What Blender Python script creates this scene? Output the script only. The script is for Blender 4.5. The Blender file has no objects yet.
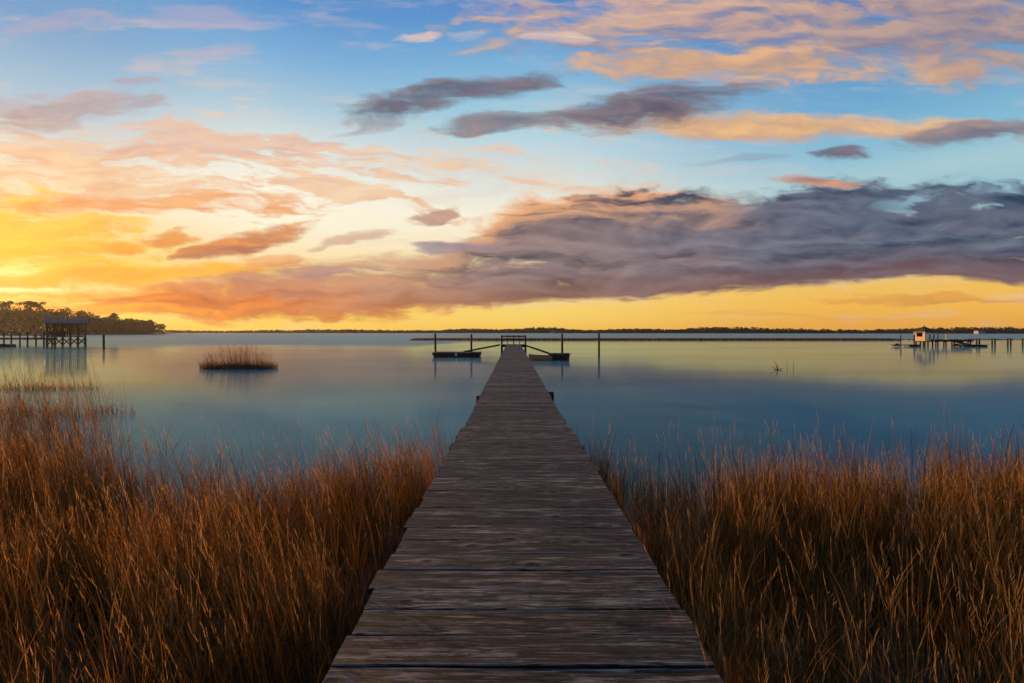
import bpy, math, random
import numpy as np
from mathutils import Vector, Matrix, Euler
rng = np.random.default_rng(7)
random.seed(7)
C = bpy.context.scene.collection
scene = bpy.context.scene
R = math.radians

def lin(c):
    return tuple((x/255/12.92 if x/255 <= .04045 else ((x/255+.055)/1.055)**2.4) for x in c) + (1.0,)

# ---------------------------------------------------------------- node helper
class G:
    """small expression helper around a node tree"""
    def __init__(self, tree):
        self.t = tree; self.n = tree.nodes; self.l = tree.links; tree.nodes.clear()
    def new(self, kind, **kw):
        n = self.n.new(kind)
        for k, v in kw.items(): setattr(n, k, v)
        return n
    def put(self, sock, v):
        if isinstance(v, bpy.types.NodeSocket): self.l.new(v, sock)
        elif v is not None: sock.default_value = v
    def m(self, op, a, b=None, c=None, clamp=False):
        n = self.new('ShaderNodeMath', operation=op, use_clamp=clamp)
        self.put(n.inputs[0], a); self.put(n.inputs[1], b); self.put(n.inputs[2], c)
        return n.outputs[0]
    def vm(self, op, a, b=None, out=0):
        n = self.new('ShaderNodeVectorMath', operation=op)
        self.put(n.inputs[0], a)
        if op == 'SCALE': self.put(n.inputs[3], b)
        else: self.put(n.inputs[1], b)
        return n.outputs[out]
    def xyz(self, x, y, z=0.0):
        n = self.new('ShaderNodeCombineXYZ')
        for i, v in enumerate((x, y, z)): self.put(n.inputs[i], v)
        return n.outputs[0]
    def sep(self, v):
        n = self.new('ShaderNodeSeparateXYZ'); self.put(n.inputs[0], v)
        return n.outputs
    def noise(self, v, scale, detail=5, rough=.5, dist=0.0, out=0, lac=2.0, dim='3D'):
        n = self.new('ShaderNodeTexNoise', noise_dimensions=dim)
        self.put(n.inputs['Vector'], v); self.put(n.inputs['Scale'], scale)
        n.inputs['Detail'].default_value = detail; n.inputs['Roughness'].default_value = rough
        n.inputs['Lacunarity'].default_value = lac; n.inputs['Distortion'].default_value = dist
        return n.outputs[out]
    def mr(self, v, a, b, c=0.0, d=1.0, smooth=True):
        n = self.new('ShaderNodeMapRange', interpolation_type='SMOOTHSTEP' if smooth else 'LINEAR', clamp=True)
        for i, x in enumerate((v, a, b, c, d)): self.put(n.inputs[i], x)
        return n.outputs[0]
    def mix(self, f, a, b, mode='MIX'):
        n = self.new('ShaderNodeMix', data_type='RGBA', blend_type=mode)
        self.put(n.inputs[0], f); self.put(n.inputs[6], a); self.put(n.inputs[7], b)
        return n.outputs[2]
    def ramp(self, f, stops, interp='LINEAR'):
        n = self.new('ShaderNodeValToRGB'); self.put(n.inputs[0], f)
        cr = n.color_ramp; cr.interpolation = interp
        while len(cr.elements) > 1: cr.elements.remove(cr.elements[-1])
        cr.elements[0].position, cr.elements[0].color = stops[0]
        for p, c in stops[1:]:
            e = cr.elements.new(p); e.color = c
        return n.outputs[0]
    def curve(self, f, pts, lo, hi):
        """piecewise curve through pts (x in lo..hi)"""
        x = self.mr(f, lo, hi, 0, 1, smooth=False)
        n = self.new('ShaderNodeFloatCurve'); self.put(n.inputs['Value'], x)
        c = n.mapping.curves[0]
        q = [((a-lo)/(hi-lo), b) for a, b in pts]
        c.points[0].location = q[0]; c.points[1].location = q[-1]
        for p in q[1:-1]: c.points.new(*p)
        n.mapping.update()
        return n.outputs[0]

def material(name, build):
    m = bpy.data.materials.new(name); m.use_nodes = True
    g = G(m.node_tree)
    s = build(g)
    o = g.new('ShaderNodeOutputMaterial'); g.l.new(s, o.inputs['Surface'])
    return m

def principled(g, color, rough=.7, normal=None, spec=.5, metal=0.0, coat=None):
    p = g.new('ShaderNodeBsdfPrincipled')
    g.put(p.inputs['Base Color'], color); g.put(p.inputs['Roughness'], rough)
    p.inputs['Specular IOR Level'].default_value = spec; p.inputs['Metallic'].default_value = metal
    if normal is not None: g.l.new(normal, p.inputs['Normal'])
    return p.outputs[0]

def bump(g, h, strength=.5, dist=.01):
    b = g.new('ShaderNodeBump'); b.inputs['Strength'].default_value = strength; b.inputs['Distance'].default_value = dist
    g.put(b.inputs['Height'], h)
    return b.outputs[0]

# ---------------------------------------------------------------- camera: standing on the walkway, looking along it
CAM_Z = 2.9
cam = bpy.data.objects.new('camera', bpy.data.cameras.new('camera')); C.objects.link(cam)
cam.location = (0, 0, CAM_Z); cam.rotation_euler = (R(90), 0, 0)
cam.data.lens = 18; cam.data.sensor_width = 36; cam.data.sensor_fit = 'HORIZONTAL'
cam.data.shift_y = -10.0/1024
cam.data.clip_start = .05; cam.data.clip_end = 30000
scene.camera = cam
scene.view_settings.view_transform = 'Standard'; scene.view_settings.look = 'None'
scene.view_settings.exposure = 0; scene.view_settings.gamma = 1; scene.view_settings.use_curve_mapping = False
scene.render.engine = 'CYCLES'
scene.cycles.use_denoising = True
scene.cycles.use_adaptive_sampling = True; scene.cycles.adaptive_threshold = .015; scene.cycles.adaptive_min_samples = 12
scene.cycles.max_bounces = 6; scene.cycles.diffuse_bounces = 3; scene.cycles.glossy_bounces = 3
scene.cycles.transparent_max_bounces = 4

# ---------------------------------------------------------------- sky
SUN_AZ, SUN_EL = -52.0, 5.4       # bearing from straight ahead (negative = left), height
SKY_CLOUDS = [  # kind, tangents of bearing and height, half width, half height, slope, softness, opacity, lit sRGB, shaded sRGB, raggedness
    ('high sheet', 0.68, 0.5928, 0.645, 0.082, 0.0, 0.9, 0.85, (226, 178, 142), (150, 138, 155), 0.9),
    ('high sheet left', 0.172, 0.6279, 0.234, 0.0273, 0.05, 0.8, 0.6, (230, 185, 155), (170, 150, 165), 0.9),
    ('high streak', 0.562, 0.5186, 0.449, 0.0254, -0.01, 0.7, 0.95, (232, 182, 138), (190, 155, 140), 0.7),
    ('high corner', 0.924, 0.5986, 0.273, 0.0879, 0, 0.9, 0.6, (170, 150, 155), (128, 122, 145), 0.7),
    ('small puff', -0.189, 0.5752, 0.055, 0.0098, 0, 0.7, 0.8, (238, 205, 190), (215, 190, 190), 0.6),
    ('small puff', 0.107, 0.5713, 0.059, 0.0137, 0, 0.7, 0.8, (235, 205, 185), (200, 180, 185), 0.6),
    ('small puff', -0.082, 0.5811, 0.043, 0.0098, 0.1, 0.7, 0.5, (220, 205, 205), (190, 185, 200), 0.6),
    ('pink wisp', -0.58, 0.6123, 0.088, 0.0176, -0.1, 0.9, 0.5, (195, 175, 200), (180, 170, 200), 0.9),
    ('pink wisp', -0.58, 0.5498, 0.059, 0.0156, 0.1, 0.9, 0.5, (210, 180, 190), (190, 180, 200), 0.9),
    ('pink wisp', -0.893, 0.6045, 0.117, 0.0176, 0.1, 0.9, 0.5, (200, 175, 190), (180, 170, 195), 0.9),
    ('peach bar', 0.543, 0.3994, 0.439, 0.0254, -0.02, 0.8, 0.96, (242, 192, 135), (215, 165, 130), 0.5),
    ('peach bar tail', 0.924, 0.3877, 0.176, 0.0195, 0.1, 0.7, 0.9, (150, 138, 145), (112, 112, 132), 0.6),
    ('dark wedge', -0.121, 0.46, 0.215, 0.0254, 0.17, 0.8, 0.93, (128, 112, 122), (92, 86, 104), 0.5),
    ('dark wedge tip', -0.287, 0.4092, 0.078, 0.0098, 0.15, 0.8, 0.5, (150, 130, 135), (130, 118, 130), 0.5),
    ('dark lump', 0.26, 0.4404, 0.166, 0.0391, 0.12, 0.85, 0.95, (135, 120, 130), (88, 84, 102), 0.6),
    ('dark lump tail', 0.045, 0.4131, 0.176, 0.0176, 0.05, 0.7, 0.85, (150, 130, 135), (108, 100, 115), 0.6),
    ('small dark', 0.65, 0.3486, 0.07, 0.0137, 0.0, 0.6, 0.95, (125, 115, 130), (95, 95, 115), 0.5),
    ('small dark', 0.426, 0.335, 0.098, 0.0078, 0.1, 0.8, 0.4, (150, 150, 165), (130, 140, 160), 0.5),
    ('left smudge', -0.854, 0.4287, 0.146, 0.0273, 0.12, 0.8, 0.6, (205, 160, 150), (170, 128, 128), 0.9),
    ('left smudge', -0.961, 0.4424, 0.078, 0.0176, 0, 0.8, 0.45, (200, 160, 155), (175, 140, 145), 0.9),
    ('left smudge', -0.736, 0.4814, 0.049, 0.0078, -0.1, 0.8, 0.5, (200, 165, 165), (180, 150, 155), 0.8),
    ('left haze', -0.707, 0.3545, 0.508, 0.0469, 0, 1, 0.6, (250, 206, 172), (228, 172, 150), 2.4),
    ('left haze', -0.766, 0.2861, 0.508, 0.0508, 0, 1, 0.7, (252, 212, 165), (238, 165, 115), 2.6),
    ('left haze', -0.551, 0.374, 0.234, 0.0273, 0.0, 1, 0.5, (238, 190, 160), (222, 172, 158), 2.2),
    ('left haze', -0.805, 0.2451, 0.352, 0.0176, 0, 0.9, 0.9, (250, 180, 120), (240, 150, 90), 1.0),
    ('left haze', -0.219, 0.3252, 0.391, 0.0391, 0.0, 1, 0.35, (250, 215, 180), (235, 195, 175), 1.8),
    ('amber veil', -0.961, 0.1787, 0.254, 0.0664, 0, 1, 0.8, (255, 200, 62), (252, 168, 40), 1.4),
    ('ember', -0.531, 0.1709, 0.121, 0.0254, 0.26, 0.5, 0.97, (235, 150, 80), (182, 112, 88), 0.5),
    ('ember', -0.668, 0.1826, 0.051, 0.0137, 0.05, 0.7, 0.9, (238, 150, 75), (205, 120, 70), 0.6),
    ('ember', -0.775, 0.167, 0.059, 0.0156, 0.1, 0.8, 0.8, (250, 165, 60), (238, 140, 50), 0.6),
    ('ember', -0.453, 0.1357, 0.078, 0.0137, 0, 0.8, 0.7, (245, 175, 110), (225, 145, 100), 0.8),
    ('streak', -0.746, 0.1084, 0.371, 0.0176, 0.03, 0.7, 0.9, (255, 185, 60), (252, 160, 45), 0.5),
    ('streak', -0.727, 0.0732, 0.391, 0.0156, 0.03, 0.7, 0.9, (255, 180, 70), (248, 158, 55), 0.5),
    ('streak', -0.414, 0.0908, 0.293, 0.0176, 0.02, 0.8, 0.7, (240, 170, 110), (215, 140, 110), 0.7),
    ('bank tail', -0.512, 0.0557, 0.469, 0.0312, 0.015, 0.55, 0.96, (238, 130, 56), (188, 90, 56), 0.45),
    ('bank tail', -0.883, 0.0381, 0.293, 0.0137, 0.02, 0.7, 0.8, (255, 170, 60), (236, 130, 40), 0.6),
    ('bank tail', -0.199, 0.1006, 0.273, 0.0469, 0.02, 0.9, 0.75, (200, 140, 112), (146, 106, 104), 0.6),
    ('bank tail', -0.355, 0.085, 0.293, 0.0195, 0.0, 0.8, 0.6, (215, 150, 115), (180, 125, 110), 0.6),
    ('mauve wisp', -0.326, 0.1826, 0.062, 0.0117, 0.25, 0.8, 0.7, (225, 170, 140), (195, 150, 140), 0.7),
    ('mauve wisp', -0.15, 0.2295, 0.074, 0.0117, 0.22, 0.7, 0.8, (190, 135, 115), (150, 110, 110), 0.7),
    ('mauve wisp', -0.355, 0.1104, 0.07, 0.0117, 0.05, 0.7, 0.7, (200, 150, 135), (165, 125, 130), 0.6),
    ('mauve wisp', -0.121, 0.165, 0.078, 0.0117, 0.0, 0.7, 0.8, (160, 140, 155), (130, 120, 140), 0.6),
]
BANK_TOP = [ (-0.707, 0.0381), (-0.512, 0.0654), (-0.355, 0.1006), (-0.219, 0.1357), (-0.141, 0.1826), (-0.062, 0.2295), (0.016, 0.2764), (0.094, 0.2920), (0.172, 0.2998), (0.270, 0.2998), (0.348, 0.2881), (0.426, 0.2764), (0.504, 0.2725), (0.562, 0.2920), (0.660, 0.3018), (0.758, 0.2979), (0.875, 0.2998), (1.000, 0.2920) ]
BANK_BASE = [ (-0.707, 0.0303), (-0.512, 0.0283), (-0.355, 0.0303), (-0.121, 0.0420), (0.094, 0.0518), (0.270, 0.0654), (0.484, 0.0791), (0.660, 0.0928), (0.758, 0.1045), (0.875, 0.1025), (1.000, 0.0928) ]
SKY_A = (-45.0, [(0.04, (255, 184, 50)), (2.49, (255, 226, 110)), (3.6, (255, 250, 185)), (6.03, (255, 214, 70)), (8.37, (254, 212, 110)), (11.06, (250, 222, 180)), (14.44, (232, 222, 205)), (17.37, (188, 205, 216)), (20.55, (156, 189, 215)), (24.6, (122, 163, 207))])
SKY_B = (-24.4, [(0.05, (255, 205, 85)), (1.38, (255, 214, 92)), (3.21, (255, 205, 110)), (6.75, (255, 222, 160)), (10.73, (255, 248, 218)), (14.61, (255, 249, 230)), (18.36, (226, 232, 226)), (22.38, (172, 204, 222)), (26.19, (128, 178, 220)), (30.53, (92, 148, 208))])
SKY_C = (0.0, [(0.06, (255, 198, 80)), (1.51, (255, 216, 105)), (3.52, (255, 215, 120)), (7.95, (254, 230, 182)), (12.82, (252, 244, 222)), (15.97, (228, 232, 224)), (19.52, (196, 222, 230)), (23.39, (160, 206, 226)), (27.94, (122, 178, 220)), (32.92, (82, 136, 204))])
SKY_D = (35.7, [(0.05, (244, 170, 66)), (1.95, (248, 186, 78)), (4.22, (246, 196, 100)), (7.37, (200, 205, 180)), (10.91, (150, 196, 212)), (13.94, (170, 206, 216)), (16.48, (138, 192, 216)), (20.16, (112, 172, 212)), (24.06, (104, 156, 202)), (27.73, (78, 126, 188))])
def build_world():
    w = bpy.data.worlds.new('World'); scene.world = w; w.use_nodes = True
    g = G(w.node_tree)
    d = g.new('ShaderNodeTexCoord').outputs['Generated']
    x, y, z = g.sep(d)
    el = g.m('MULTIPLY', g.m('ARCSINE', z), 180/math.pi)
    az = g.m('MULTIPLY', g.m('ARCTAN2', x, y), 180/math.pi)
    e01 = g.m('DIVIDE', g.m('MAXIMUM', el, 0.0), 90.0)
    zen = [(50, (70, 116, 178)), (90, (52, 90, 150))]
    def column(stops): return g.ramp(e01, [(max(0, e)/90, lin(c)) for e, c in stops + zen])
    back = [(0, (150, 128, 140)), (6, (172, 142, 150)), (14, (150, 150, 172)), (28, (112, 138, 176))]
    col = column(SKY_A[1])
    col = g.mix(g.mr(az, -45, -24.4), col, column(SKY_B[1]))
    col = g.mix(g.mr(az, -24.4, 0), col, column(SKY_C[1]))
    col = g.mix(g.mr(az, 0, 35.7), col, column(SKY_D[1]))
    absaz = g.m('ABSOLUTE', az)
    col = g.mix(g.mr(absaz, 62, 130), col, column(back))
    # the tangent coordinates of the cloud deck ahead
    yy = g.m('MAXIMUM', y, .12)
    u = g.m('DIVIDE', x, yy); v = g.m('DIVIDE', z, yy)
    front = g.mr(y, .15, .42)
    def N2(a, b, scale, detail, rough=.55, out=0):        # flat noise over the deck
        return g.noise(g.xyz(a, b), scale, detail, rough, out=out, dim='2D')
    v3 = g.m('MULTIPLY', v, 3.2)
    wx, wy, wz = g.sep(N2(u, v3, 3.4, 7, .56, 1))
    uw = g.m('MULTIPLY_ADD', g.m('SUBTRACT', wx, .5), .20, u)
    vw = g.m('MULTIPLY_ADD', g.m('SUBTRACT', wy, .5), .07, v)
    # vapour: streaky noise, and its relief towards the sun at lower left
    vs = g.m('MULTIPLY', vw, 5.2)
    na = N2(uw, vs, 5.0, 6, .52)
    nb = N2(g.m('SUBTRACT', uw, .03), g.m('ADD', vs, .06), 5.0, 6, .52)
    relief = g.m('MULTIPLY_ADD', g.m('SUBTRACT', na, nb), 2.4, .5, clamp=True)
    fine = g.m('SUBTRACT', N2(g.m('ADD', u, 9.1), g.m('MULTIPLY', vw, 8.0), 11.0, 5, .62), .5)
    puff = g.m('SUBTRACT', N2(g.m('ADD', uw, 4.0), g.m('MULTIPLY', vw, 2.0), 17.0, 5, .58), .5)
    rag = g.m('MULTIPLY_ADD', puff, .5, g.m('MULTIPLY_ADD', fine, .45, g.m('SUBTRACT', na, .5)))
    relief = g.m('MULTIPLY_ADD', puff, .6, relief, clamp=True)
    # thin cirrus veil everywhere ahead
    veil = g.mr(N2(g.m('ADD', uw, 5.0), g.m('MULTIPLY', v, 6.0), 4.0, 4, .62), .5, .78, 0, .35)
    col = g.mix(g.m('MULTIPLY', veil, front), col, g.mix(g.mr(u, -1, .6), lin((250, 205, 170)), lin((214, 206, 210))))
    wisp = g.m('SUBTRACT', N2(g.m('ADD', uw, 2.2), g.m('MULTIPLY_ADD', vw, 9.0, g.m('MULTIPLY', u, 1.3)), 3.4, 7, .62), .5)
    wisp = g.m('MULTIPLY_ADD', puff, .35, g.m('MULTIPLY_ADD', fine, .4, wisp))
    def blob(col, spec):
        _, bu, bv, rx, ry, s, soft, op, lit, dark, ns = spec
        X = g.m('MULTIPLY_ADD', uw, 1/rx, -bu/rx)
        Y = g.m('MULTIPLY_ADD', vw, 1/ry, -bv/ry)
        if s: Y = g.m('MULTIPLY_ADD', X, -s*rx/ry, Y)
        d2 = g.m('MULTIPLY_ADD', X, X, g.m('MULTIPLY', Y, Y))
        d2 = g.m('MULTIPLY_ADD', wisp if 'haze' in spec[0] or 'wisp' in spec[0] or 'smudge' in spec[0] else rag, -ns*4.5, d2)
        mask = g.mr(d2, 1+soft*.9, 1-soft*1.25, 0, op)
        sh = g.m('MULTIPLY_ADD', Y, .22, g.m('MULTIPLY_ADD', wisp, .7, relief), clamp=True)
        return g.mix(g.m('MULTIPLY', mask, front), col, g.mix(sh, lin(dark), lin(lit)))
    under = [b for b in SKY_CLOUDS if b[0] in ('streak', 'bank tail', 'left haze', 'amber veil', 'high sheet', 'high sheet left', 'high streak', 'high corner', 'pink wisp')]
    for b in under: col = blob(col, b)
    dens0 = N2(g.m('ADD', uw, 4.4), g.m('MULTIPLY', vw, 5.5), 3.6, 5, .55)
    # the great bank
    top = g.curve(u, BANK_TOP, -.75, 1.05); base = g.curve(u, BANK_BASE, -.75, 1.05)
    vb = g.m('MULTIPLY_ADD', puff, .028, g.m('MULTIPLY_ADD', rag, .055, vw))
    thick = g.m('SUBTRACT', top, base)
    over = g.m('SUBTRACT', top, vb)                       # depth below the upper edge
    above = g.m('SUBTRACT', g.m('MULTIPLY_ADD', rag, .03, v), base)
    mt = g.mr(over, -.006, g.mr(u, -.6, .1, .10, .034))
    mb = g.mr(above, -.004, g.mr(u, -.7, 0, .03, .012))
    bank = g.m('MULTIPLY', g.m('MULTIPLY', mt, mb), front)
    # paler rents towards the right end, thin haze towards the left end
    rent = g.mr(N2(g.m('ADD', uw, 1.7), g.m('MULTIPLY', vw, 3.2), 8.0, 4, .55), .56, .70)
    rent = g.m('MULTIPLY', rent, g.m('MULTIPLY', g.mr(u, .62, .85), g.mr(above, .05, .11)))
    bank = g.m('MULTIPLY', bank, g.m('SUBTRACT', 1.0, g.m('MULTIPLY', rent, .75)))
    gaps = g.mr(g.m('MULTIPLY_ADD', rag, .8, g.m('ADD', dens0, g.mr(u, -.35, .25, -.06, .40))), .24, .62)
    low = g.mr(above, .06, .02)
    bank = g.m('MULTIPLY', bank, g.m('MAXIMUM', gaps, low))
    bank = g.m('MULTIPLY', bank, g.mr(u, -.85, -.1, .8, .98))
    dens = dens0
    #g.m('ADD', uw, 4.4), g.m('MULTIPLY', vw, 5.5), 3.6, 5, .55)
    left_c = g.mix(relief, lin((222, 142, 92)), lin((246, 190, 138)))
    mid_c = g.mix(relief, lin((78, 68, 84)), lin((158, 134, 134)))
    right_c = g.mix(relief, lin((36, 54, 86)), lin((106, 116, 138)))
    bc = g.mix(g.mr(u, -.65, .02), left_c, mid_c)
    bc = g.mix(g.mr(g.m('MULTIPLY_ADD', dens, .5, u), .35, 1.0), bc, right_c)
    bc = g.mix(g.mr(dens, .42, .66, 0, g.mr(u, -.1, .6, .55, .28)), bc, g.mix(g.mr(u, -.3, .5), lin((200, 160, 140)), lin((125, 122, 138))))
    # warm under-lighting along the base, glowing crown at its upper left
    bc = g.mix(g.mr(above, .075, 0, 0, .62), bc, g.mix(g.mr(u, -.7, .25), lin((244, 138, 52)), lin((128, 80, 76))))
    crown = g.m('MULTIPLY', g.mr(over, .10, .012), g.m('MULTIPLY', g.mr(u, -.3, .0), g.mr(u, .52, .28)))
    crown = g.m('MULTIPLY', crown, g.mr(relief, .0, .6))
    bc = g.mix(crown, bc, lin((246, 176, 120)))
    col = g.mix(bank, col, bc)
    # lit cap on the right part of the bank
    col = blob(col, ('cap', .61, .293, .11, .012, -.06, .6, .85, (222, 150, 110), (170, 115, 105), .5))
    for b in SKY_CLOUDS:
        if b not in under: col = blob(col, b)
    # low bars near the right horizon
    for spec in [('bar', .86, .060, .20, .006, 0, .9, .55, (225, 150, 75), (190, 125, 75), .8), ('bar', .55, .035, .25, .004, 0, .9, .4, (245, 175, 75), (230, 160, 70), .8)]:
        col = blob(col, spec)
    # glow round the sun
    sd = (math.sin(R(SUN_AZ))*math.cos(R(SUN_EL)), math.cos(R(SUN_AZ))*math.cos(R(SUN_EL)), math.sin(R(SUN_EL)))
    dt = g.vm('DOT_PRODUCT', d, sd, out=1)
    glow = g.m('POWER', g.m('MAXIMUM', dt, 0.0), 60.0)
    gl = g.vm('SCALE', g.xyz(.9, .5, .1), g.m('MULTIPLY', glow, .22))
    col = g.vm('ADD', col, gl)
    # below the horizon
    col = g.mix(g.mr(el, -.2, -2), col, lin((60, 70, 80)))
    bg = g.new('ShaderNodeBackground'); g.l.new(col, bg.inputs[0]); bg.inputs[1].default_value = SKY_GAIN
    sky = g.new('ShaderNodeTexSky', sky_type='NISHITA', sun_disc=False)
    sky.sun_elevation = R(SUN_EL); sky.sun_rotation = R(SUN_AZ); sky.air_density = 1.2; sky.dust_density = 1.5
    bn = g.new('ShaderNodeBackground'); g.l.new(sky.outputs[0], bn.inputs[0]); bn.inputs[1].default_value = .1
    add = g.new('ShaderNodeMixShader'); g.put(add.inputs[0], g.mr(front, 0, 1, .55, .95)); g.l.new(bn.outputs[0], add.inputs[1]); g.l.new(bg.outputs[0], add.inputs[2])
    o = g.new('ShaderNodeOutputWorld'); g.l.new(add.outputs[0], o.inputs[0])
    w.cycles.sampling_method = 'MANUAL'; w.cycles.sample_map_resolution = 512
SKY_GAIN = 1.0
build_world()
sun = bpy.data.objects.new('sun', bpy.data.lights.new('sun', 'SUN')); C.objects.link(sun)
sun.data.energy = 5.0; sun.data.angle = R(.5); sun.data.color = (1.0, .52, .19)
sdir = Vector((math.sin(R(SUN_AZ))*math.cos(R(SUN_EL)), math.cos(R(SUN_AZ))*math.cos(R(SUN_EL)), math.sin(R(SUN_EL))))
sun.rotation_euler = sdir.to_track_quat('Z', 'Y').to_euler(); sun.location = (-40, 30, 20)
# ---------------------------------------------------------------- mesh helpers
class MB:
    """collects boxes, bars and polygons and links them as ONE mesh object"""
    def __init__(self): self.v = []; self.f = []; self.a = []
    def add(self, vs, fs, a=(0, 0, 0, 1)):
        o = len(self.v); self.v += [tuple(p) for p in vs]; self.f += [tuple(i+o for i in f) for f in fs]; self.a += [a]*len(vs)
        return self
    def box(self, c, s, rot=0.0, a=(0, 0, 0, 1), tilt=None):
        cx, cy, cz = c; hx, hy, hz = s[0]/2, s[1]/2, s[2]/2
        M = Matrix.Rotation(rot, 3, 'Z')
        if tilt is not None: M = M @ tilt
        vs = [Vector(c) + M @ Vector((i*hx, j*hy, k*hz)) for k in (-1, 1) for j in (-1, 1) for i in (-1, 1)]
        return self.add(vs, [(0, 2, 3, 1), (4, 5, 7, 6), (0, 1, 5, 4), (2, 6, 7, 3), (0, 4, 6, 2), (1, 3, 7, 5)], a)
    def bar(self, p, q, w, h=None, a=(0, 0, 0, 1)):
        """square bar from p to q"""
        p = Vector(p); q = Vector(q); d = (q-p).normalized(); h = h or w
        up = Vector((0, 0, 1)) if abs(d.z) < .95 else Vector((0, 1, 0))
        s = d.cross(up).normalized(); u = s.cross(d).normalized()
        vs = [b + s*(i*w/2) + u*(j*h/2) for b in (p, q) for i, j in ((-1, -1), (1, -1), (1, 1), (-1, 1))]
        return self.add(vs, [(0, 1, 2, 3), (7, 6, 5, 4), (0, 4, 5, 1), (1, 5, 6, 2), (2, 6, 7, 3), (3, 7, 4, 0)], a)
    def tube(self, pts, rad, n=8, cap=True, a=(0, 0, 0, 1)):
        pts = [Vector(p) for p in pts]; o = []; fs = []
        for i, p in enumerate(pts):
            d = (pts[min(i+1, len(pts)-1)] - pts[max(i-1, 0)]).normalized()
            up = Vector((0, 0, 1)) if abs(d.z) < .9 else Vector((1, 0, 0))
            s = d.cross(up).normalized(); u = s.cross(d).normalized()
            r = rad[i] if isinstance(rad, (list, tuple)) else rad
            for k in range(n):
                t = 2*math.pi*k/n; o.append(p + s*(r*math.cos(t)) + u*(r*math.sin(t)))
        for i in range(len(pts)-1):
            for k in range(n):
                fs.append((i*n+k, i*n+(k+1) % n, (i+1)*n+(k+1) % n, (i+1)*n+k))
        if cap:
            fs.append(tuple(range(n-1, -1, -1))); fs.append(tuple(range((len(pts)-1)*n, len(pts)*n)))
        return self.add(o, fs, a)
    def build(self, name, mat, parent=None, smooth=False, origin=None, bevel=0):
        me = bpy.data.meshes.new(name)
        org = Vector(origin) if origin is not None else Vector((0, 0, 0))
        me.from_pydata([tuple(Vector(p)-org) for p in self.v], [], self.f)
        at = me.attributes.new('tint', 'FLOAT_COLOR', 'POINT')
        at.data.foreach_set('color', np.array(self.a, dtype=np.float32).ravel())
        if smooth: me.polygons.foreach_set('use_smooth', [True]*len(me.polygons))
        me.update(); me.materials.append(mat)
        o = bpy.data.objects.new(name, me); C.objects.link(o)
        if parent is not None: o.parent = parent
        o.location = org
        if bevel:
            b = o.modifiers.new('bevel', 'BEVEL'); b.width = bevel; b.segments = 2; b.limit_method = 'ANGLE'
        return o

def np_mesh(name, V, F, A, mat, parent=None, smooth=False):
    """quad mesh from arrays; A = one rgba per vertex"""
    me = bpy.data.meshes.new(name)
    V = np.asarray(V, np.float32); F = np.asarray(F, np.int32)
    me.vertices.add(len(V)); me.vertices.foreach_set('co', V.ravel())
    me.loops.add(F.size); me.loops.foreach_set('vertex_index', F.ravel())
    me.polygons.add(len(F)); k = F.shape[1]
    me.polygons.foreach_set('loop_start', np.arange(0, F.size, k, dtype=np.int32))
    if A is not None:
        at = me.attributes.new('tint', 'FLOAT_COLOR', 'POINT'); at.data.foreach_set('color', np.asarray(A, np.float32).ravel())
    if smooth: me.polygons.foreach_set('use_smooth', np.ones(len(F), bool))
    me.update(calc_edges=True); me.validate()
    me.materials.append(mat)
    o = bpy.data.objects.new(name, me); C.objects.link(o)
    if parent is not None: o.parent = parent
    return o

def tag(o, label=None, cat=None, group=None, kind=None):
    if label: o['label'] = label
    if cat: o['category'] = cat
    if group: o['group'] = group
    if kind: o['kind'] = kind
    return o
def thing(name, label, cat, loc=(0, 0, 0), rz=0.0, group=None):
    o = bpy.data.objects.new(name, None); C.objects.link(o); o.location = loc; o.rotation_euler = (0, 0, rz)
    o.empty_display_size = .3
    return tag(o, label, cat, group)
def copy_tree(o, parent=None):
    c = o.copy(); C.objects.link(c); c.parent = parent
    for ch in [k for k in bpy.data.objects if k.parent == o]: copy_tree(ch, c)
    return c

# ---------------------------------------------------------------- materials
def attr(g):
    n = g.new('ShaderNodeAttribute'); n.attribute_name = 'tint'
    return n.outputs['Color']
def pos(g): return g.new('ShaderNodeNewGeometry').outputs['Position']
def objco(g): return g.new('ShaderNodeTexCoord').outputs['Object']

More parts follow.
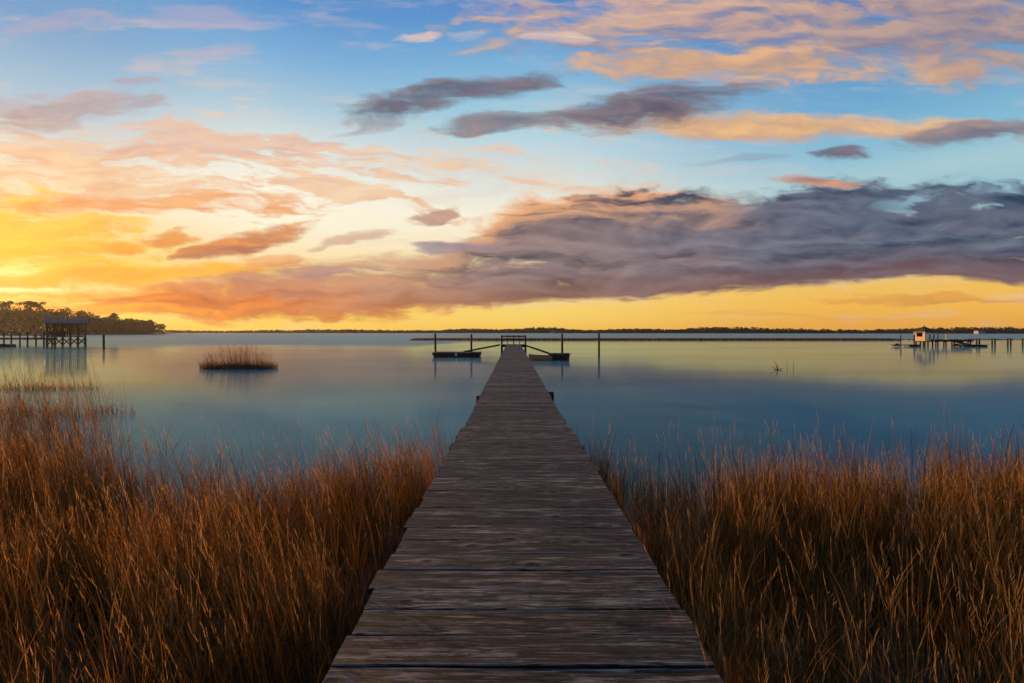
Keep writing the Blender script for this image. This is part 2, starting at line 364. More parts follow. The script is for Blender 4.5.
def deck_mat(g):
    """weathered boards: tint = (random, random, random) per board; object x runs along a board"""
    at = g.new('ShaderNodeAttribute'); at.attribute_name = 'tint'
    r1, r2, r3 = g.sep(at.outputs['Color']); across = at.outputs['Alpha']
    x, y, z = g.sep(objco(g))
    xo = g.m('MULTIPLY_ADD', r1, 37.0, x); yo = g.m('MULTIPLY_ADD', r2, 19.0, y)
    # knots: sparse cells round which the grain flows
    vo = g.new('ShaderNodeTexVoronoi', voronoi_dimensions='2D'); vo.inputs['Scale'].default_value = 1.0
    vc = g.xyz(g.m('MULTIPLY', xo, 1.5), g.m('MULTIPLY', yo, 4.3)); g.l.new(vc, vo.inputs['Vector'])
    kx, ky, _ = g.sep(g.vm('SUBTRACT', vc, vo.outputs['Position']))
    kc, kc2, _ = g.sep(vo.outputs['Color'])
    dx = g.m('DIVIDE', kx, 1.5); dy = g.m('DIVIDE', ky, 4.3)
    dk = g.m('SQRT', g.m('MULTIPLY_ADD', dx, g.m('MULTIPLY', dx, .35), g.m('MULTIPLY', dy, dy)))
    on = g.m('GREATER_THAN', kc, .66)
    fall = g.m('MULTIPLY', g.mr(dk, .11, .012), on)
    yk = g.m('SUBTRACT', yo, g.m('MULTIPLY', g.m('MULTIPLY', dy, .75), fall))
    wav = g.m('SUBTRACT', g.noise(g.xyz(g.m('MULTIPLY', xo, 1.6), g.m('MULTIPLY', yk, 6.0), r3), 1.0, 3), .5)
    yk = g.m('MULTIPLY_ADD', wav, .035, yk)
    grain = g.noise(g.xyz(g.m('MULTIPLY', xo, 1.5), g.m('MULTIPLY', yk, 24.0), r3), 1.0, 8, .80)
    fib = g.noise(g.xyz(g.m('MULTIPLY', xo, 7.0), g.m('MULTIPLY', yk, 150.0), r2), 1.0, 4, .65)
    blot = g.noise(g.xyz(g.m('MULTIPLY', xo, 2.4), g.m('MULTIPLY', yk, 17.0), g.m('MULTIPLY', r1, 9.0)), 1.0, 8, .70)
    crk = g.noise(g.xyz(g.m('MULTIPLY', xo, 1.1), g.m('MULTIPLY', yk, 26.0), g.m('ADD', r3, 4.0)), 1.0, 4, .55)
    crack = g.mr(g.m('ABSOLUTE', g.m('SUBTRACT', crk, .5)), .030, .008)
    crack = g.m('MULTIPLY', crack, g.mr(blot, .36, .48))
    core = g.m('MULTIPLY', g.mr(dk, .030, .012), on)
    ring = g.m('MULTIPLY', fall, g.mr(g.m('SINE', g.m('MULTIPLY', dk, 420.0)), .2, 1))
    hgt = g.m('MULTIPLY_ADD', fib, .6, grain)
    c = g.ramp(g.mr(hgt, .66, .97, smooth=False), [(0, (.012, .010, .010, 1)), (.28, (.045, .037, .035, 1)), (.5, (.13, .108, .10, 1)), (.72, (.29, .25, .235, 1)), (1, (.50, .45, .42, 1))])
    tone = g.mix(r2, (.86, .77, .64, 1), (.80, .86, .86, 1))
    c = g.mix(1.0, c, tone, 'MULTIPLY')
    c = g.mix(1.0, c, g.mix(r3, (.38, .37, .37, 1), (1.55, 1.5, 1.45, 1)), 'MULTIPLY')
    c = g.mix(g.mr(blot, .50, .58, 0, .85), c, (.026, .024, .026, 1))
    c = g.mix(g.mr(blot, .44, .37, 0, .62), c, (.42, .34, .25, 1))
    edge = g.mr(g.m('MULTIPLY_ADD', g.m('SUBTRACT', blot, .5), .35, g.m('ABSOLUTE', g.m('SUBTRACT', across, .5))), .42, .50, 0, .35)
    c = g.mix(edge, c, (.40, .36, .34, 1))
    c = g.mix(g.m('MULTIPLY', ring, .5), c, (.04, .026, .02, 1))
    c = g.mix(g.m('MULTIPLY', on, g.m('MULTIPLY', g.mr(dk, .075, .045), g.mr(dk, .022, .040, 0, .22))), c, (.36, .30, .25, 1))
    c = g.mix(core, c, (.02, .014, .011, 1))
    c = g.mix(g.m('MULTIPLY', crack, .9), c, (.01, .008, .008, 1))
    c = g.mix(g.mr(g.m('ABSOLUTE', g.m('SUBTRACT', across, .5)), .492, .499, 0, .93), c, (.010, .009, .008, 1))      # board sides coloured near black, painting shade into the gaps
    h = g.m('MULTIPLY_ADD', crack, -.9, hgt)
    h = g.m('MULTIPLY_ADD', fall, .45, h)
    h = g.m('MULTIPLY_ADD', core, -.4, h)
    n = bump(g, h, 1.0, .012)
    return principled(g, c, g.mr(grain, .3, .7, .58, .8), n, spec=.22)

def timber_mat(dark, light, rough=.8, scale=1.0):
    def f(g):
        x, y, z = g.sep(objco(g))
        n1 = g.noise(g.xyz(g.m('MULTIPLY', x, 14*scale), g.m('MULTIPLY', y, 14*scale), g.m('MULTIPLY', z, 2.2*scale)), 1.0, 5, .6)
        n2 = g.noise(objco(g), 1.3*scale, 4, .6)
        c = g.mix(g.mr(n1, .3, .7), dark+(1,), light+(1,))
        c = g.mix(g.mr(n2, .5, .75, 0, .5), c, tuple(k*.55 for k in dark)+(1,))
        return principled(g, c, rough, bump(g, n1, .5, .01), spec=.3)
    return f
def flat_mat(color, rough=.6, var=.25, metal=0.0, scale=3.0, spec=.5):
    def f(g):
        n = g.noise(objco(g), scale, 5, .6)
        c = g.mix(g.mr(n, .3, .7), tuple(k*(1-var) for k in color)+(1,), tuple(min(1, k*(1+var)) for k in color)+(1,))
        return principled(g, c, rough, bump(g, n, .2, .01), metal=metal, spec=spec)
    return f

def water_mat(g):
    P = pos(g); x, y, z = g.sep(P)
    # long wavelets, and rough wind patches farther out
    n1 = g.noise(g.xyz(g.m('MULTIPLY', x, .55), y), 1.5, 4, .55)
    n2 = g.noise(g.xyz(g.m('MULTIPLY', x, .25), g.m('MULTIPLY', y, .8), 3.0), .35, 4, .55)
    st = g.noise(g.xyz(g.m('MULTIPLY', x, .012), g.m('MULTIPLY', y, .05), 1.0), 1.0, 4, .55)
    edge = g.m('MULTIPLY_ADD', g.m('SUBTRACT', st, .5), 70.0, y)
    right = g.m('MULTIPLY', g.mr(g.m('DIVIDE', x, g.m('MAXIMUM', y, 1.0)), -.2, .02), 95.0)
    edge = g.m('SUBTRACT', edge, right)
    wind = g.mr(edge, 92, 112)
    pat = g.mr(g.noise(g.xyz(g.m('MULTIPLY', x, .03), g.m('MULTIPLY', y, .12), 6.0), 1.0, 4, .5), .45, .65, 0, .25)
    h = g.m('MULTIPLY_ADD', n1, .4, n2)
    b = g.new('ShaderNodeBump'); b.inputs['Distance'].default_value = .05
    g.put(b.inputs['Strength'], g.m('MULTIPLY_ADD', wind, WATER_WIND, WATER_BUMP)); g.put(b.inputs['Height'], h)
    # still facets and rippled facets side by side over turbid blue water
    nrm = b.outputs[0]
    fr = g.new('ShaderNodeFresnel'); fr.inputs[0].default_value = 1.27; g.l.new(nrm, fr.inputs[1])
    di = g.new('ShaderNodeBsdfDiffuse'); di.inputs[0].default_value = (.008, .055, .080, 1)
    gl = []
    for r0, cg in ((.08, (.68, .86, .88, 1)), (.42, (.35, .71, .82, 1))):
        q = g.new('ShaderNodeBsdfGlossy'); q.inputs['Color'].default_value = cg; g.l.new(nrm, q.inputs['Normal'])
        g.put(q.inputs['Roughness'], g.m('MULTIPLY_ADD', wind, .12, r0)); gl.append(q.outputs[0])
    gm = g.new('ShaderNodeMixShader'); g.put(gm.inputs[0], g.m('ADD', g.m('MULTIPLY', wind, .30), g.mr(g.m('MULTIPLY_ADD', st, 16.0, y), 20, 44, .84, .26))); g.l.new(gl[0], gm.inputs[1]); g.l.new(gl[1], gm.inputs[2])
    mx = g.new('ShaderNodeMixShader'); g.put(mx.inputs[0], g.m('MULTIPLY', fr.outputs[0], g.m('SUBTRACT', 1.0, g.m('MULTIPLY', g.m('ADD', wind, pat, clamp=True), .38)))); g.l.new(di.outputs[0], mx.inputs[1]); g.l.new(gm.outputs[0], mx.inputs[2])
    return mx.outputs[0]
WATER_BUMP, WATER_WIND = .11, .5

def grass_mat(g):
    """dry marsh grass: tint = (plant random, kind 0 stem .5 leaf 1 seed head, blade random)"""
    r, k, b = g.sep(attr(g))
    c = g.ramp(r, [(0, (.030, .030, .012, 1)), (.18, (.055, .042, .014, 1)), (.36, (.12, .052, .012, 1)), (.60, (.25, .100, .018, 1)), (.82, (.33, .160, .042, 1)), (1, (.36, .24, .10, 1))])
    c = g.mix(g.m('MULTIPLY', g.m('POWER', b, 4.0), .6), c, (.40, .25, .10, 1))
    c = g.mix(g.mr(k, .8, 1.0), c, (.55, .33, .14, 1))
    di = g.new('ShaderNodeBsdfDiffuse'); g.l.new(c, di.inputs[0])
    tr = g.new('ShaderNodeBsdfTranslucent'); g.l.new(g.mix(1.0, c, (1.25, 1.0, .7, 1), 'MULTIPLY'), tr.inputs[0])
    mx = g.new('ShaderNodeMixShader'); mx.inputs[0].default_value = .40
    g.l.new(di.outputs[0], mx.inputs[1]); g.l.new(tr.outputs[0], mx.inputs[2])
    return mx.outputs[0]

def mud_mat(g):
    n = g.noise(pos(g), 5, 7, .65)
    c = g.mix(g.mr(n, .35, .65), (.018, .013, .009, 1), (.06, .042, .026, 1))
    return principled(g, c, g.mr(n, .4, .6, .35, .8), bump(g, n, .8, .03))

def leaf_mat(c0, c1):
    def f(g):
        r, k, b = g.sep(attr(g))
        c = g.mix(r, c0+(1,), c1+(1,))
        di = g.new('ShaderNodeBsdfDiffuse'); g.l.new(c, di.inputs[0])
        tr = g.new('ShaderNodeBsdfTranslucent'); g.l.new(c, tr.inputs[0])
        mx = g.new('ShaderNodeMixShader'); mx.inputs[0].default_value = .25
        g.l.new(di.outputs[0], mx.inputs[1]); g.l.new(tr.outputs[0], mx.inputs[2])
        return mx.outputs[0]
    return f

M = {
 'deck': material('weathered deck boards', deck_mat),
 'timber': material('dark wet timber', timber_mat((.022, .018, .015), (.06, .05, .042))),
 'rail': material('weathered rail timber', timber_mat((.03, .025, .022), (.08, .066, .055))),
 'brown': material('brown stained timber', timber_mat((.06, .036, .018), (.13, .08, .042))),
 'plank': material('lightened boat timber', timber_mat((.40, .24, .11), (.62, .40, .20))),  # hull colour lightened to read as sunlit; its near side lies in shade
 'float': material('dark float casing', flat_mat((.028, .03, .028), .6)),
 'white': material('cream painted boards', flat_mat((.56, .43, .27), .65, .15)),
 'dark': material('dark opening', flat_mat((.012, .009, .008), .95, spec=.05)),
 'metal': material('blue grey metal roofing', flat_mat((.24, .20, .17), .8, .2)),
 'shingle': material('brown shingle roof', flat_mat((.05, .036, .03), .85, .4)),
 'orange': material('orange hull plastic', flat_mat((.62, .16, .035), .4, .15)),
 'red': material('red hull plastic', flat_mat((.50, .07, .03), .4, .15)),
 'buoy': material('white fender plastic', flat_mat((.75, .75, .72), .4, .05)),
 'water': material('tidal water', water_mat),
 'grass': material('dry marsh grass', grass_mat),
 'mud': material('dark marsh mud', mud_mat),
 'far_leaf': material('far shore foliage', leaf_mat((.035, .030, .016), (.10, .075, .035))),
 'leaf': material('headland foliage', leaf_mat((.030, .035, .014), (.10, .080, .032))),
 'bark': material('bark', timber_mat((.04, .03, .02), (.10, .075, .05))),
 'house': material('white house siding', flat_mat((.42, .39, .34), .7, .1)),
}
# ---------------------------------------------------------------- water and land
def grid(name, xs, ys, zf, mat):
    X, Y = np.meshgrid(xs, ys); Z = zf(X, Y)
    V = np.stack([X, Y, Z], -1).reshape(-1, 3)
    nx, ny = len(xs), len(ys)
    i, j = np.meshgrid(np.arange(nx-1), np.arange(ny-1)); a = (j*nx+i).ravel()
    return np_mesh(name, V, np.stack([a, a+1, a+1+nx, a+nx], 1), None, mat, smooth=True)

wo = grid('water', np.array([-9000, 9000]), np.array([-3000, 12000]), lambda X, Y: X*0, M['water'])
tag(wo, 'calm tidal creek reflecting the sunset sky', kind='structure')

SHORE = np.array([(-60, 22), (-34, 17), (-24, 16.5), (-16, 15.2), (-12, 13.6), (-9.6, 11.0), (-7.6, 8.4), (-5.2, 6.7), (-3.4, 6.5), (-2.2, 7.6), (-1.0, 8.9), (1.0, 8.2),
                  (2.1, 7.2), (4.3, 7.0), (7, 7.6), (10, 8.4), (16, 9.4), (24, 10.5), (60, 12)])
def shore(x):
    x = np.asarray(x, float)
    return np.interp(x, SHORE[:, 0], SHORE[:, 1]) + .25*np.sin(x*2.3) + .18*np.sin(x*5.1+1)
def bed_z(X, Y):
    d = shore(X) - Y
    return np.clip(d*.06, -.5, .10) + .025*np.sin(X*3.1+Y*1.7) + .02*np.sin(X*1.3-Y*4.1) - .02
bed = grid('marsh_ground', np.linspace(-34, 34, 170), np.linspace(-9, 24, 110), bed_z, M['mud'])
tag(bed, 'dark mud of the near marsh', kind='structure')

# ---------------------------------------------------------------- grass
def ribbons(base, yaw, l0, l1, length, width, S, tint, prof, side_yaw=None):
    """bent strips. base (N,3); l0,l1 lean from upright at root and tip (rad); prof = width profile over S+1 stations"""
    N = len(base); s = np.linspace(0, 1, S+1)
    th = l0[:, None] + (l1-l0)[:, None]*s[None]**1.5
    ds = length[:, None]/S
    hx = np.concatenate([np.zeros((N, 1)), np.cumsum(np.sin((th[:, 1:]+th[:, :-1])/2)*ds, 1)], 1)
    hz = np.concatenate([np.zeros((N, 1)), np.cumsum(np.cos((th[:, 1:]+th[:, :-1])/2)*ds, 1)], 1)
    cx = base[:, 0, None] + hx*np.cos(yaw)[:, None]; cy = base[:, 1, None] + hx*np.sin(yaw)[:, None]; cz = base[:, 2, None] + hz
    sy = yaw + math.pi/2 if side_yaw is None else side_yaw
    w = width[:, None]*np.asarray(prof)[None]/2
    L = np.stack([cx - w*np.cos(sy)[:, None], cy - w*np.sin(sy)[:, None], cz], -1)
    Q = np.stack([cx + w*np.cos(sy)[:, None], cy + w*np.sin(sy)[:, None], cz], -1)
    V = np.stack([L, Q], 2).reshape(-1, 3)                          # N,(S+1),2
    b = (np.arange(N)*(S+1)*2)[:, None] + (np.arange(S)*2)[None]; b = b.ravel()
    F = np.stack([b, b+1, b+3, b+2], 1)
    A = np.repeat(tint, (S+1)*2, 0)
    c = np.stack([cx, cy, cz], -1)
    return V, F, A, c, th
class Strips:
    def __init__(self): self.V = []; self.F = []; self.A = []; self.n = 0
    def add(self, V, F, A):
        self.V.append(V); self.F.append(F+self.n); self.A.append(A); self.n += len(V)
    def build(self, name, mat, parent=None):
        return np_mesh(name, np.concatenate(self.V), np.concatenate(self.F), np.concatenate(self.A), mat, parent)

def wscale(b):            # slimmer growth close to the walkway's landward end
    return np.clip(.34+.08*np.hypot(b[:, 0], b[:, 1]), .42, 1.0)
def marsh(st, base, hgt, drift=(0, 0), leaves=4, seed=.25, wide=1.0, spread=.10, tone=None):
    """whole plants: stem, leaves leaving it at sharp angles, some with a seed spike"""
    N = len(base); wide = wide*wscale(base) if wide == 1.0 else np.full(N, wide)
    pr = np.clip(rng.normal(.45, .27, N) if tone is None else tone+rng.normal(0, .13, N), 0, 1)
    yaw = rng.uniform(0, 2*math.pi, N)
    vx = np.cos(yaw)*rng.exponential(spread, N) + drift[0] + rng.normal(0, .04, N)
    vy = np.sin(yaw)*rng.exponential(spread, N) + drift[1]
    yaw = np.arctan2(vy, vx); lean = np.clip(np.hypot(vx, vy), 0, .9)
    br = rng.uniform(0, 1, N)
    t = np.stack([pr, np.zeros(N), br, np.ones(N)], 1)
    S = 5
    V, F, A, c, th = ribbons(base, yaw, lean*.6, lean*1.5, hgt, rng.uniform(.0035, .0065, N)*wide, S, t, [1, 1, .95, .85, .7, .3], rng.uniform(0, 6.28, N))
    st.add(V, F, A)
    for k in range(leaves):
        f = rng.uniform(.12, .8, N) if k else rng.uniform(.0, .25, N)
        idx = f*S; i0 = np.clip(idx.astype(int), 0, S-1); fr = (idx-i0)[:, None]
        ar = np.arange(N); b = c[ar, i0]*(1-fr) + c[ar, i0+1]*fr
        ly = rng.uniform(0, 6.28, N)
        ll = hgt*rng.uniform(.25, .5, N)
        t2 = t.copy(); t2[:, 1] = .5; t2[:, 2] = rng.uniform(0, 1, N); t2[:, 0] = np.clip(pr+rng.normal(0, .12, N), 0, 1)
        droop = rng.exponential(.55, N)+.2
        V, F, A, _, _ = ribbons(b, ly, rng.uniform(.06, .3, N)+.3*lean, np.clip(.3+droop, 0, 2.6), ll, rng.uniform(.0035, .0075, N)*wide, 4, t2, [.7, 1, .85, .5, .05])
        st.add(V, F, A)
    pick = rng.uniform(0, 1, N) < seed
    if pick.any():
        n = pick.sum(); lt = th[pick, S]; t3 = t[pick].copy(); t3[:, 1] = 1
        cp = c[pick]; L3 = rng.uniform(.12, .26, n)
        ax = np.stack([np.sin(lt)*np.cos(yaw[pick]), np.sin(lt)*np.sin(yaw[pick]), np.cos(lt)], 1)
        for q in range(8):                                           # spikelets up the head
            f = q/7
            b0 = cp[:, S] + ax*(L3*(f-.35))[:, None]
            t4 = t3.copy(); t4[:, 2] = rng.uniform(0, 1, n)
            V, F, A, _, _ = ribbons(b0, yaw[pick]+rng.uniform(-2.2, 2.2, n)*(1-f*.5), lt+rng.uniform(-.08, .08, n), lt+rng.uniform(-.05, .22, n), L3*rng.uniform(.16, .32, n), rng.uniform(.0030, .0052, n)*wide[pick], 2, t4, [.7, 1, .1], rng.uniform(0, 6.28, n))
            st.add(V, F, A)

def scatter(n, x0, x1, y0, y1, ok):
    x = rng.uniform(x0, x1, n); y = rng.uniform(y0, y1, n); k = ok(x, y)
    return x[k], y[k]
def clumpy(x, y, s=1.0):
    return (np.sin(x*1.9*s+1.3*np.sin(y*1.3*s))+np.sin(y*2.3*s+x*.7*s)+np.sin(x*4.7*s-y*3.9*s)*.7)/2.7
def bank_of_grass(side):
    st = Strips()
    lim = lambda y: 1.18*np.maximum(y, 0)+3.0
    def ok(x, y):
        a = np.abs(x)
        d = shore(x)-y
        dens = np.clip(.58+.75*clumpy(x, y), .05, 1)*np.clip(1.35-.055*np.hypot(x, y), .35, 1)*np.where((x < -6.5) & (y > 8.8), .22, 1)*np.clip((d+2.0)/2.2, 0, 1)**2
        return (a > .98) & (a < lim(y)) & (d > -2.0) & (rng.uniform(0, 1, len(x)) < dens)
    K = 7                                                            # stems per tuft
    if side < 0: x, y = scatter(int(GRASS_N*1.35/K), -24, -.9, .4, 19, ok)
    else: x, y = scatter(int(GRASS_N*.9/K), .9, 20, .4, 12, ok)
    th = rng.normal(0, .15, len(x)); tn = np.clip(rng.normal(.42, .30, len(x)), 0, 1); lx = rng.normal(0, .09, len(x)); ly = rng.normal(0, .09, len(x))
    x = np.repeat(x, K); y = np.repeat(y, K); th = np.repeat(th, K); tn = np.repeat(tn, K); lx = np.repeat(lx, K); ly = np.repeat(ly, K)
    x = x+rng.normal(0, .045, len(x)); y = y+rng.normal(0, .045, len(x))
    k = (np.abs(x) > .97) & (rng.uniform(0, 1, len(x)) < .93); x = x[k]; y = y[k]; th = th[k]; tn = tn[k]; lx = lx[k]; ly = ly[k]
    if len(x) == 0: return None
    d = shore(x)-y
    h = (.98 + .16*clumpy(x+3, y-2, .6) + rng.normal(0, .09, len(x))+th)*np.clip(.86+.10*d, .72, 1.02)
    h *= np.where((d < 0) & (x < -6), 1.3, 1.0)
    h *= np.where(rng.uniform(0, 1, len(x)) < .10, 1.27, 1.02)
    h = np.clip(h, .35, 1.6)
    z = bed_z(x, y)-.02
    marsh(st, np.stack([x, y, z], 1), h, drift=(-.20+lx*.6, -.02+ly*.6) if side < 0 else (-.03+lx, ly), leaves=4, seed=.22, spread=.07, tone=tn)
    # tall bare stalks along the water's edge, standing clear of the rest
    m = 5200; xs = rng.uniform(-22, -1, m) if side < 0 else rng.uniform(1, 16, m)
    ys = shore(xs) + rng.uniform(-1.4, 1.9, m); k = (rng.uniform(0, 1, m) < np.clip(.5+.6*clumpy(xs, ys, 1.7), .05, 1)*.55*(1.15-.5*np.clip(ys-shore(xs), 0, 2))) & (np.abs(xs) < lim(ys))
    xs = xs[k]; ys = ys[k]; m = len(xs)
    marsh(st, np.stack([xs, ys, bed_z(xs, ys)-.02], 1), np.clip(rng.normal(1.25, .2, m), .7, 1.75)*(1.12 if side < 0 else .97), drift=(-.19, 0) if side < 0 else (-.04, 0), leaves=2, seed=.3, spread=.05, tone=np.clip(rng.normal(.38, .12, m), 0, 1))
    # broken, fallen stalks low in the stand
    n = len(x)//4; i = rng.choice(np.flatnonzero(np.abs(x) > 1.6), n)
    bs = np.stack([x[i], y[i], z[i]+rng.uniform(.1, .6, n)], 1)
    t = np.stack([rng.uniform(.2, .8, n), np.full(n, .5), rng.uniform(.5, 1, n), np.ones(n)], 1)
    V, F, A, _, _ = ribbons(bs, rng.uniform(0, 6.28, n), rng.uniform(.7, 1.4, n), rng.uniform(1.2, 2.2, n), rng.uniform(.25, .8, n), rng.uniform(.0035, .006, n)*wscale(bs), 3, t, [1, 1, .8, .3])
    st.add(V, F, A)
    o = st.build('marsh_grass', M['grass'])
    tag(o, 'dry golden marsh grass covering the %s bank beside the walkway' % ('left' if side < 0 else 'right'), 'grass', kind='stuff')
    return o
GRASS_N = 155000
bank_of_grass(-1); bank_of_grass(1)

def islet(name, label, cx, cy, rx, ry, n, h, drift, mound=True, group=None):
    root = thing(name, label, 'grass clump', (cx, cy, 0), 0, group)
    a = rng.uniform(0, 2*math.pi, n); r = np.sqrt(rng.uniform(0, 1, n))
    x = np.cos(a)*r*rx; y = np.sin(a)*r*ry
    st = Strips()
    hh = h*np.clip(1.0-(.62 if mound else .3)*np.abs(x/rx)**2.2+rng.normal(0, .16, n), .3, 1.3)
    marsh(st, np.stack([x, y, np.full(n, -.03)], 1), hh, (drift[0]+(.30*x/rx if mound else 0), drift[1]), leaves=3 if mound else 1, seed=.2, wide=1.8 if mound else 1.4, spread=.12)
    # short matted growth near the waterline
    m = n*(4 if mound else 2); a = rng.uniform(0, 2*math.pi, m); r = np.sqrt(rng.uniform(0, 1, m))
    marsh(st, np.stack([np.cos(a)*r*rx*1.02, np.sin(a)*r*ry*1.05, np.full(m, -.03)], 1), rng.uniform(.15, .42 if mound else .26, m)*h, drift, leaves=2, seed=0, wide=2.2, spread=.3)
    st.build('blades', M['grass'], root)
    if mound:
        mb = MB(); k = 28; vs = []; 
        for j, (f, z) in enumerate(((.92, -.15), (.84, .06), (.66, .22), (.35, .32))):
            for i in range(k):
                t = 2*math.pi*i/k; w = 1+.12*math.sin(3*t+cx)+.07*math.sin(7*t)
                vs.append((math.cos(t)*rx*f*w, math.sin(t)*ry*f*w, z))
        fs = [(j*k+i, j*k+(i+1) % k, (j+1)*k+(i+1) % k, (j+1)*k+i) for j in range(3) for i in range(k)] + [tuple(range(3*k, 4*k))]
        mb.add(vs, fs); mb.build('mud_mound', M['mud'], root, smooth=True)
    return root
islet('grass_clump', 'dark oval islet of marsh grass alone in the open water on the left', -21.4, 40.1, 3.0, .8, 420, 1.65, (-.10, 0))
islet('grass_clump', 'sparse reedy grass patch in the water nearer than the brown boathouse', -25.0, 25.6, 4.4, .6, 230, 1.45, (-.12, 0), False)
islet('grass_clump', 'thin straggling reeds standing in water just off the left bank', -17.6, 17.8, 4.4, 1.3, 240, 1.7, (-.2, 0), False)

# twigs and two lone reeds in the open water on the right
t = thing('dead_branch', 'small dead branch poking out of the open water on the right', 'branch', (20.05, 38.6, 0))
mb = MB()
for a, l, e in ((2.6, .55, .55), (2.2, .8, 1.15), (.4, .55, .35), (3.0, .35, .2), (1.2, .35, .6), (-.4, .35, .3), (1.75, .5, 1.35)):
    p = Vector((0, 0, -.05)); d = Vector((math.cos(a)*math.cos(e), .15, math.sin(e)))
    mb.tube([p, p+d*l*.5+Vector((0, 0, .03)), p+d*l], [.028, .02, .008], 5)
mb.build('twigs', M['timber'], t)
for x, h, dx, lb in ((20.75, .75, -.03, 'thin bare reed stalk standing next to the dead branch, the nearer of two'), (21.2, .72, .04, 'thin bare reed stalk farther right from the dead branch')):
    r = thing('reed_stalk', lb, 'reed', (x, 38.6, 0), 0, 'lone reeds in the open water')
    MB().tube([(0, 0, -.1), (dx*.4, 0, h*.5), (dx, 0, h)], [.016, .013, .006], 5).build('stalk', M['timber'], r)

# ---------------------------------------------------------------- far marsh bars and far shores
def land(name, label, pts, z, mat):
    """flat low land from an outline, with sides going under water"""
    n = len(pts); vs = [(x, y, z) for x, y in pts] + [(x, y, -.4) for x, y in pts]
    fs = [tuple(range(n))] + [(i, (i+1) % n, n+(i+1) % n, n+i) for i in range(n)]
    o = MB().add(vs, fs).build(name, mat)
    me = o.data; import bmesh
    bm = bmesh.new(); bm.from_mesh(me); bmesh.ops.recalc_face_normals(bm, faces=bm.faces); bm.to_mesh(me); bm.free()
    return tag(o, label, kind='structure')
def bar_outline(x0, x1, y, d):
    xs = np.linspace(x0, x1, 40)
    f = [(x, y+2.5*math.sin(x*.11)+1.5*math.sin(x*.31+1)) for x in xs]
    b = [(x, y+d*(.5+.5*math.sin(math.pi*(x-x0)/(x1-x0)))+2*math.sin(x*.17)) for x in xs[::-1]]
    return f+b
def field(st, n, x0, x1, y0, y1, h0, h1, w, ok=None):
    x, y = scatter(n, x0, x1, y0, y1, ok or (lambda a, b: np.ones(len(a), bool)))
    n = len(x)
    t = np.stack([np.clip(rng.normal(.4, .25, n), 0, 1), np.full(n, .5), rng.uniform(0, .7, n), np.ones(n)], 1)
    V, F, A, _, _ = ribbons(np.stack([x, y, np.zeros(n)], 1), rng.uniform(0, 6.28, n), rng.uniform(0, .2, n), rng.uniform(.1, .5, n), rng.uniform(h0, h1, n), np.full(n, w), 2, t, [1, .9, .25], rng.normal(0, .5, n))
    st.add(V, F, A)
land('far_marsh_bar', 'low mud bar across the creek beyond the pier head', bar_outline(-34, 128, 166, 20), .06, M['mud'])
st = Strips(); field(st, 16000, -33, 127, 166, 182, .3, .7, .25); field(st, 1200, 127, 250, 176, 182, .2, .4, .25)
tag(st.build('bar_grass', M['grass']), 'brown grass strip on the low bar beyond the pier head', 'grass', kind='stuff')
far_pts = [(-4000, 1500), (-1100, 1100), (-500, 940), (-150, 900), (150, 850), (420, 760), (760, 640), (1500, 560), (3000, 500), (6000, 900), (6000, 6000), (-6000, 6000)]
land('far_shore', 'low far shore closing the horizon', far_pts, .3, M['mud'])
fx = np.array([p[0] for p in far_pts[:9]]); fy = np.array([p[1] for p in far_pts[:9]])
def clump_cloud(cx, cy, cz, rx, ry, rz, n, size, shell=.55):
    """leaf clumps spread through an ellipsoid: small bent quads facing all ways"""
    u = rng.normal(0, 1, (n, 3)); u /= np.linalg.norm(u, axis=1)[:, None]
    r = rng.uniform(shell**3, 1, n)**(1/3)
    p = u*r[:, None]*np.array([rx, ry, rz]) + np.array([cx, cy, cz])
    return p
def quads(p, size, jitter=.5):
    n = len(p)
    a = rng.normal(0, 1, (n, 3)); a /= np.linalg.norm(a, axis=1)[:, None]
    b = rng.normal(0, 1, (n, 3)); b -= (b*a).sum(1)[:, None]*a; b /= np.linalg.norm(b, axis=1)[:, None]
    s = (size*rng.uniform(1-jitter, 1+jitter, n))[:, None]
    c = np.cross(a, b)
    V = np.stack([p-a*s*.5, p+b*s*.35+c*s*.1, p+a*s*.5, p-b*s*.35+c*s*.1], 1).reshape(-1, 3)
    F = np.arange(n*4).reshape(n, 4)
    return V, F
def foliage(name, P, size, mat, parent=None):
    V, F = quads(P, size)
    n = len(P); r = np.clip(rng.normal(.45, .28, n), 0, 1)
    A = np.repeat(np.stack([r, r*0, r*0, np.ones(n)], 1), 4, 0)
    return np_mesh(name, V, F, A, mat, parent)
def wood_line(x0, x1, back, n, hfun, size, name, label, mat, yoff=15):
    P = []
    for i in range(n):
        x = rng.uniform(x0, x1); y = np.interp(x, fx, fy)+yoff+rng.uniform(0, back)
        h = hfun(x)*rng.uniform(.65, 1.2)
        w = h*rng.uniform(.45, .9)
        P.append(clump_cloud(x, y, h*.58, w, w*.8, h*.42, 26, size, .3))
        P.append(clump_cloud(x, y, h*.25, w*1.4, w, h*.3, 16, size, .0))
    return tag(foliage(name, np.concatenate(P), np.full(sum(map(len, P)), size), mat), label, 'wood', kind='stuff')
wood_line(-1400, -180, 160, 900, lambda x: 5.0 + 1.4*math.sin(x*.013), 3.0, 'far_wood', 'thin distant wooded shore left of the pier head', M['far_leaf'])
wood_line(-180, 420, 140, 900, lambda x: 7.2 + 3.0*math.sin(x*.031)*math.sin(x*.011+.6), 2.6, 'far_wood', 'dark far wood along the horizon behind the pier head', M['far_leaf'])
wood_line(420, 1500, 120, 1300, lambda x: 7.0 + 1.6*math.sin(x*.021), 2.2, 'far_wood', 'dark wooded far shore running to the right edge', M['far_leaf'])
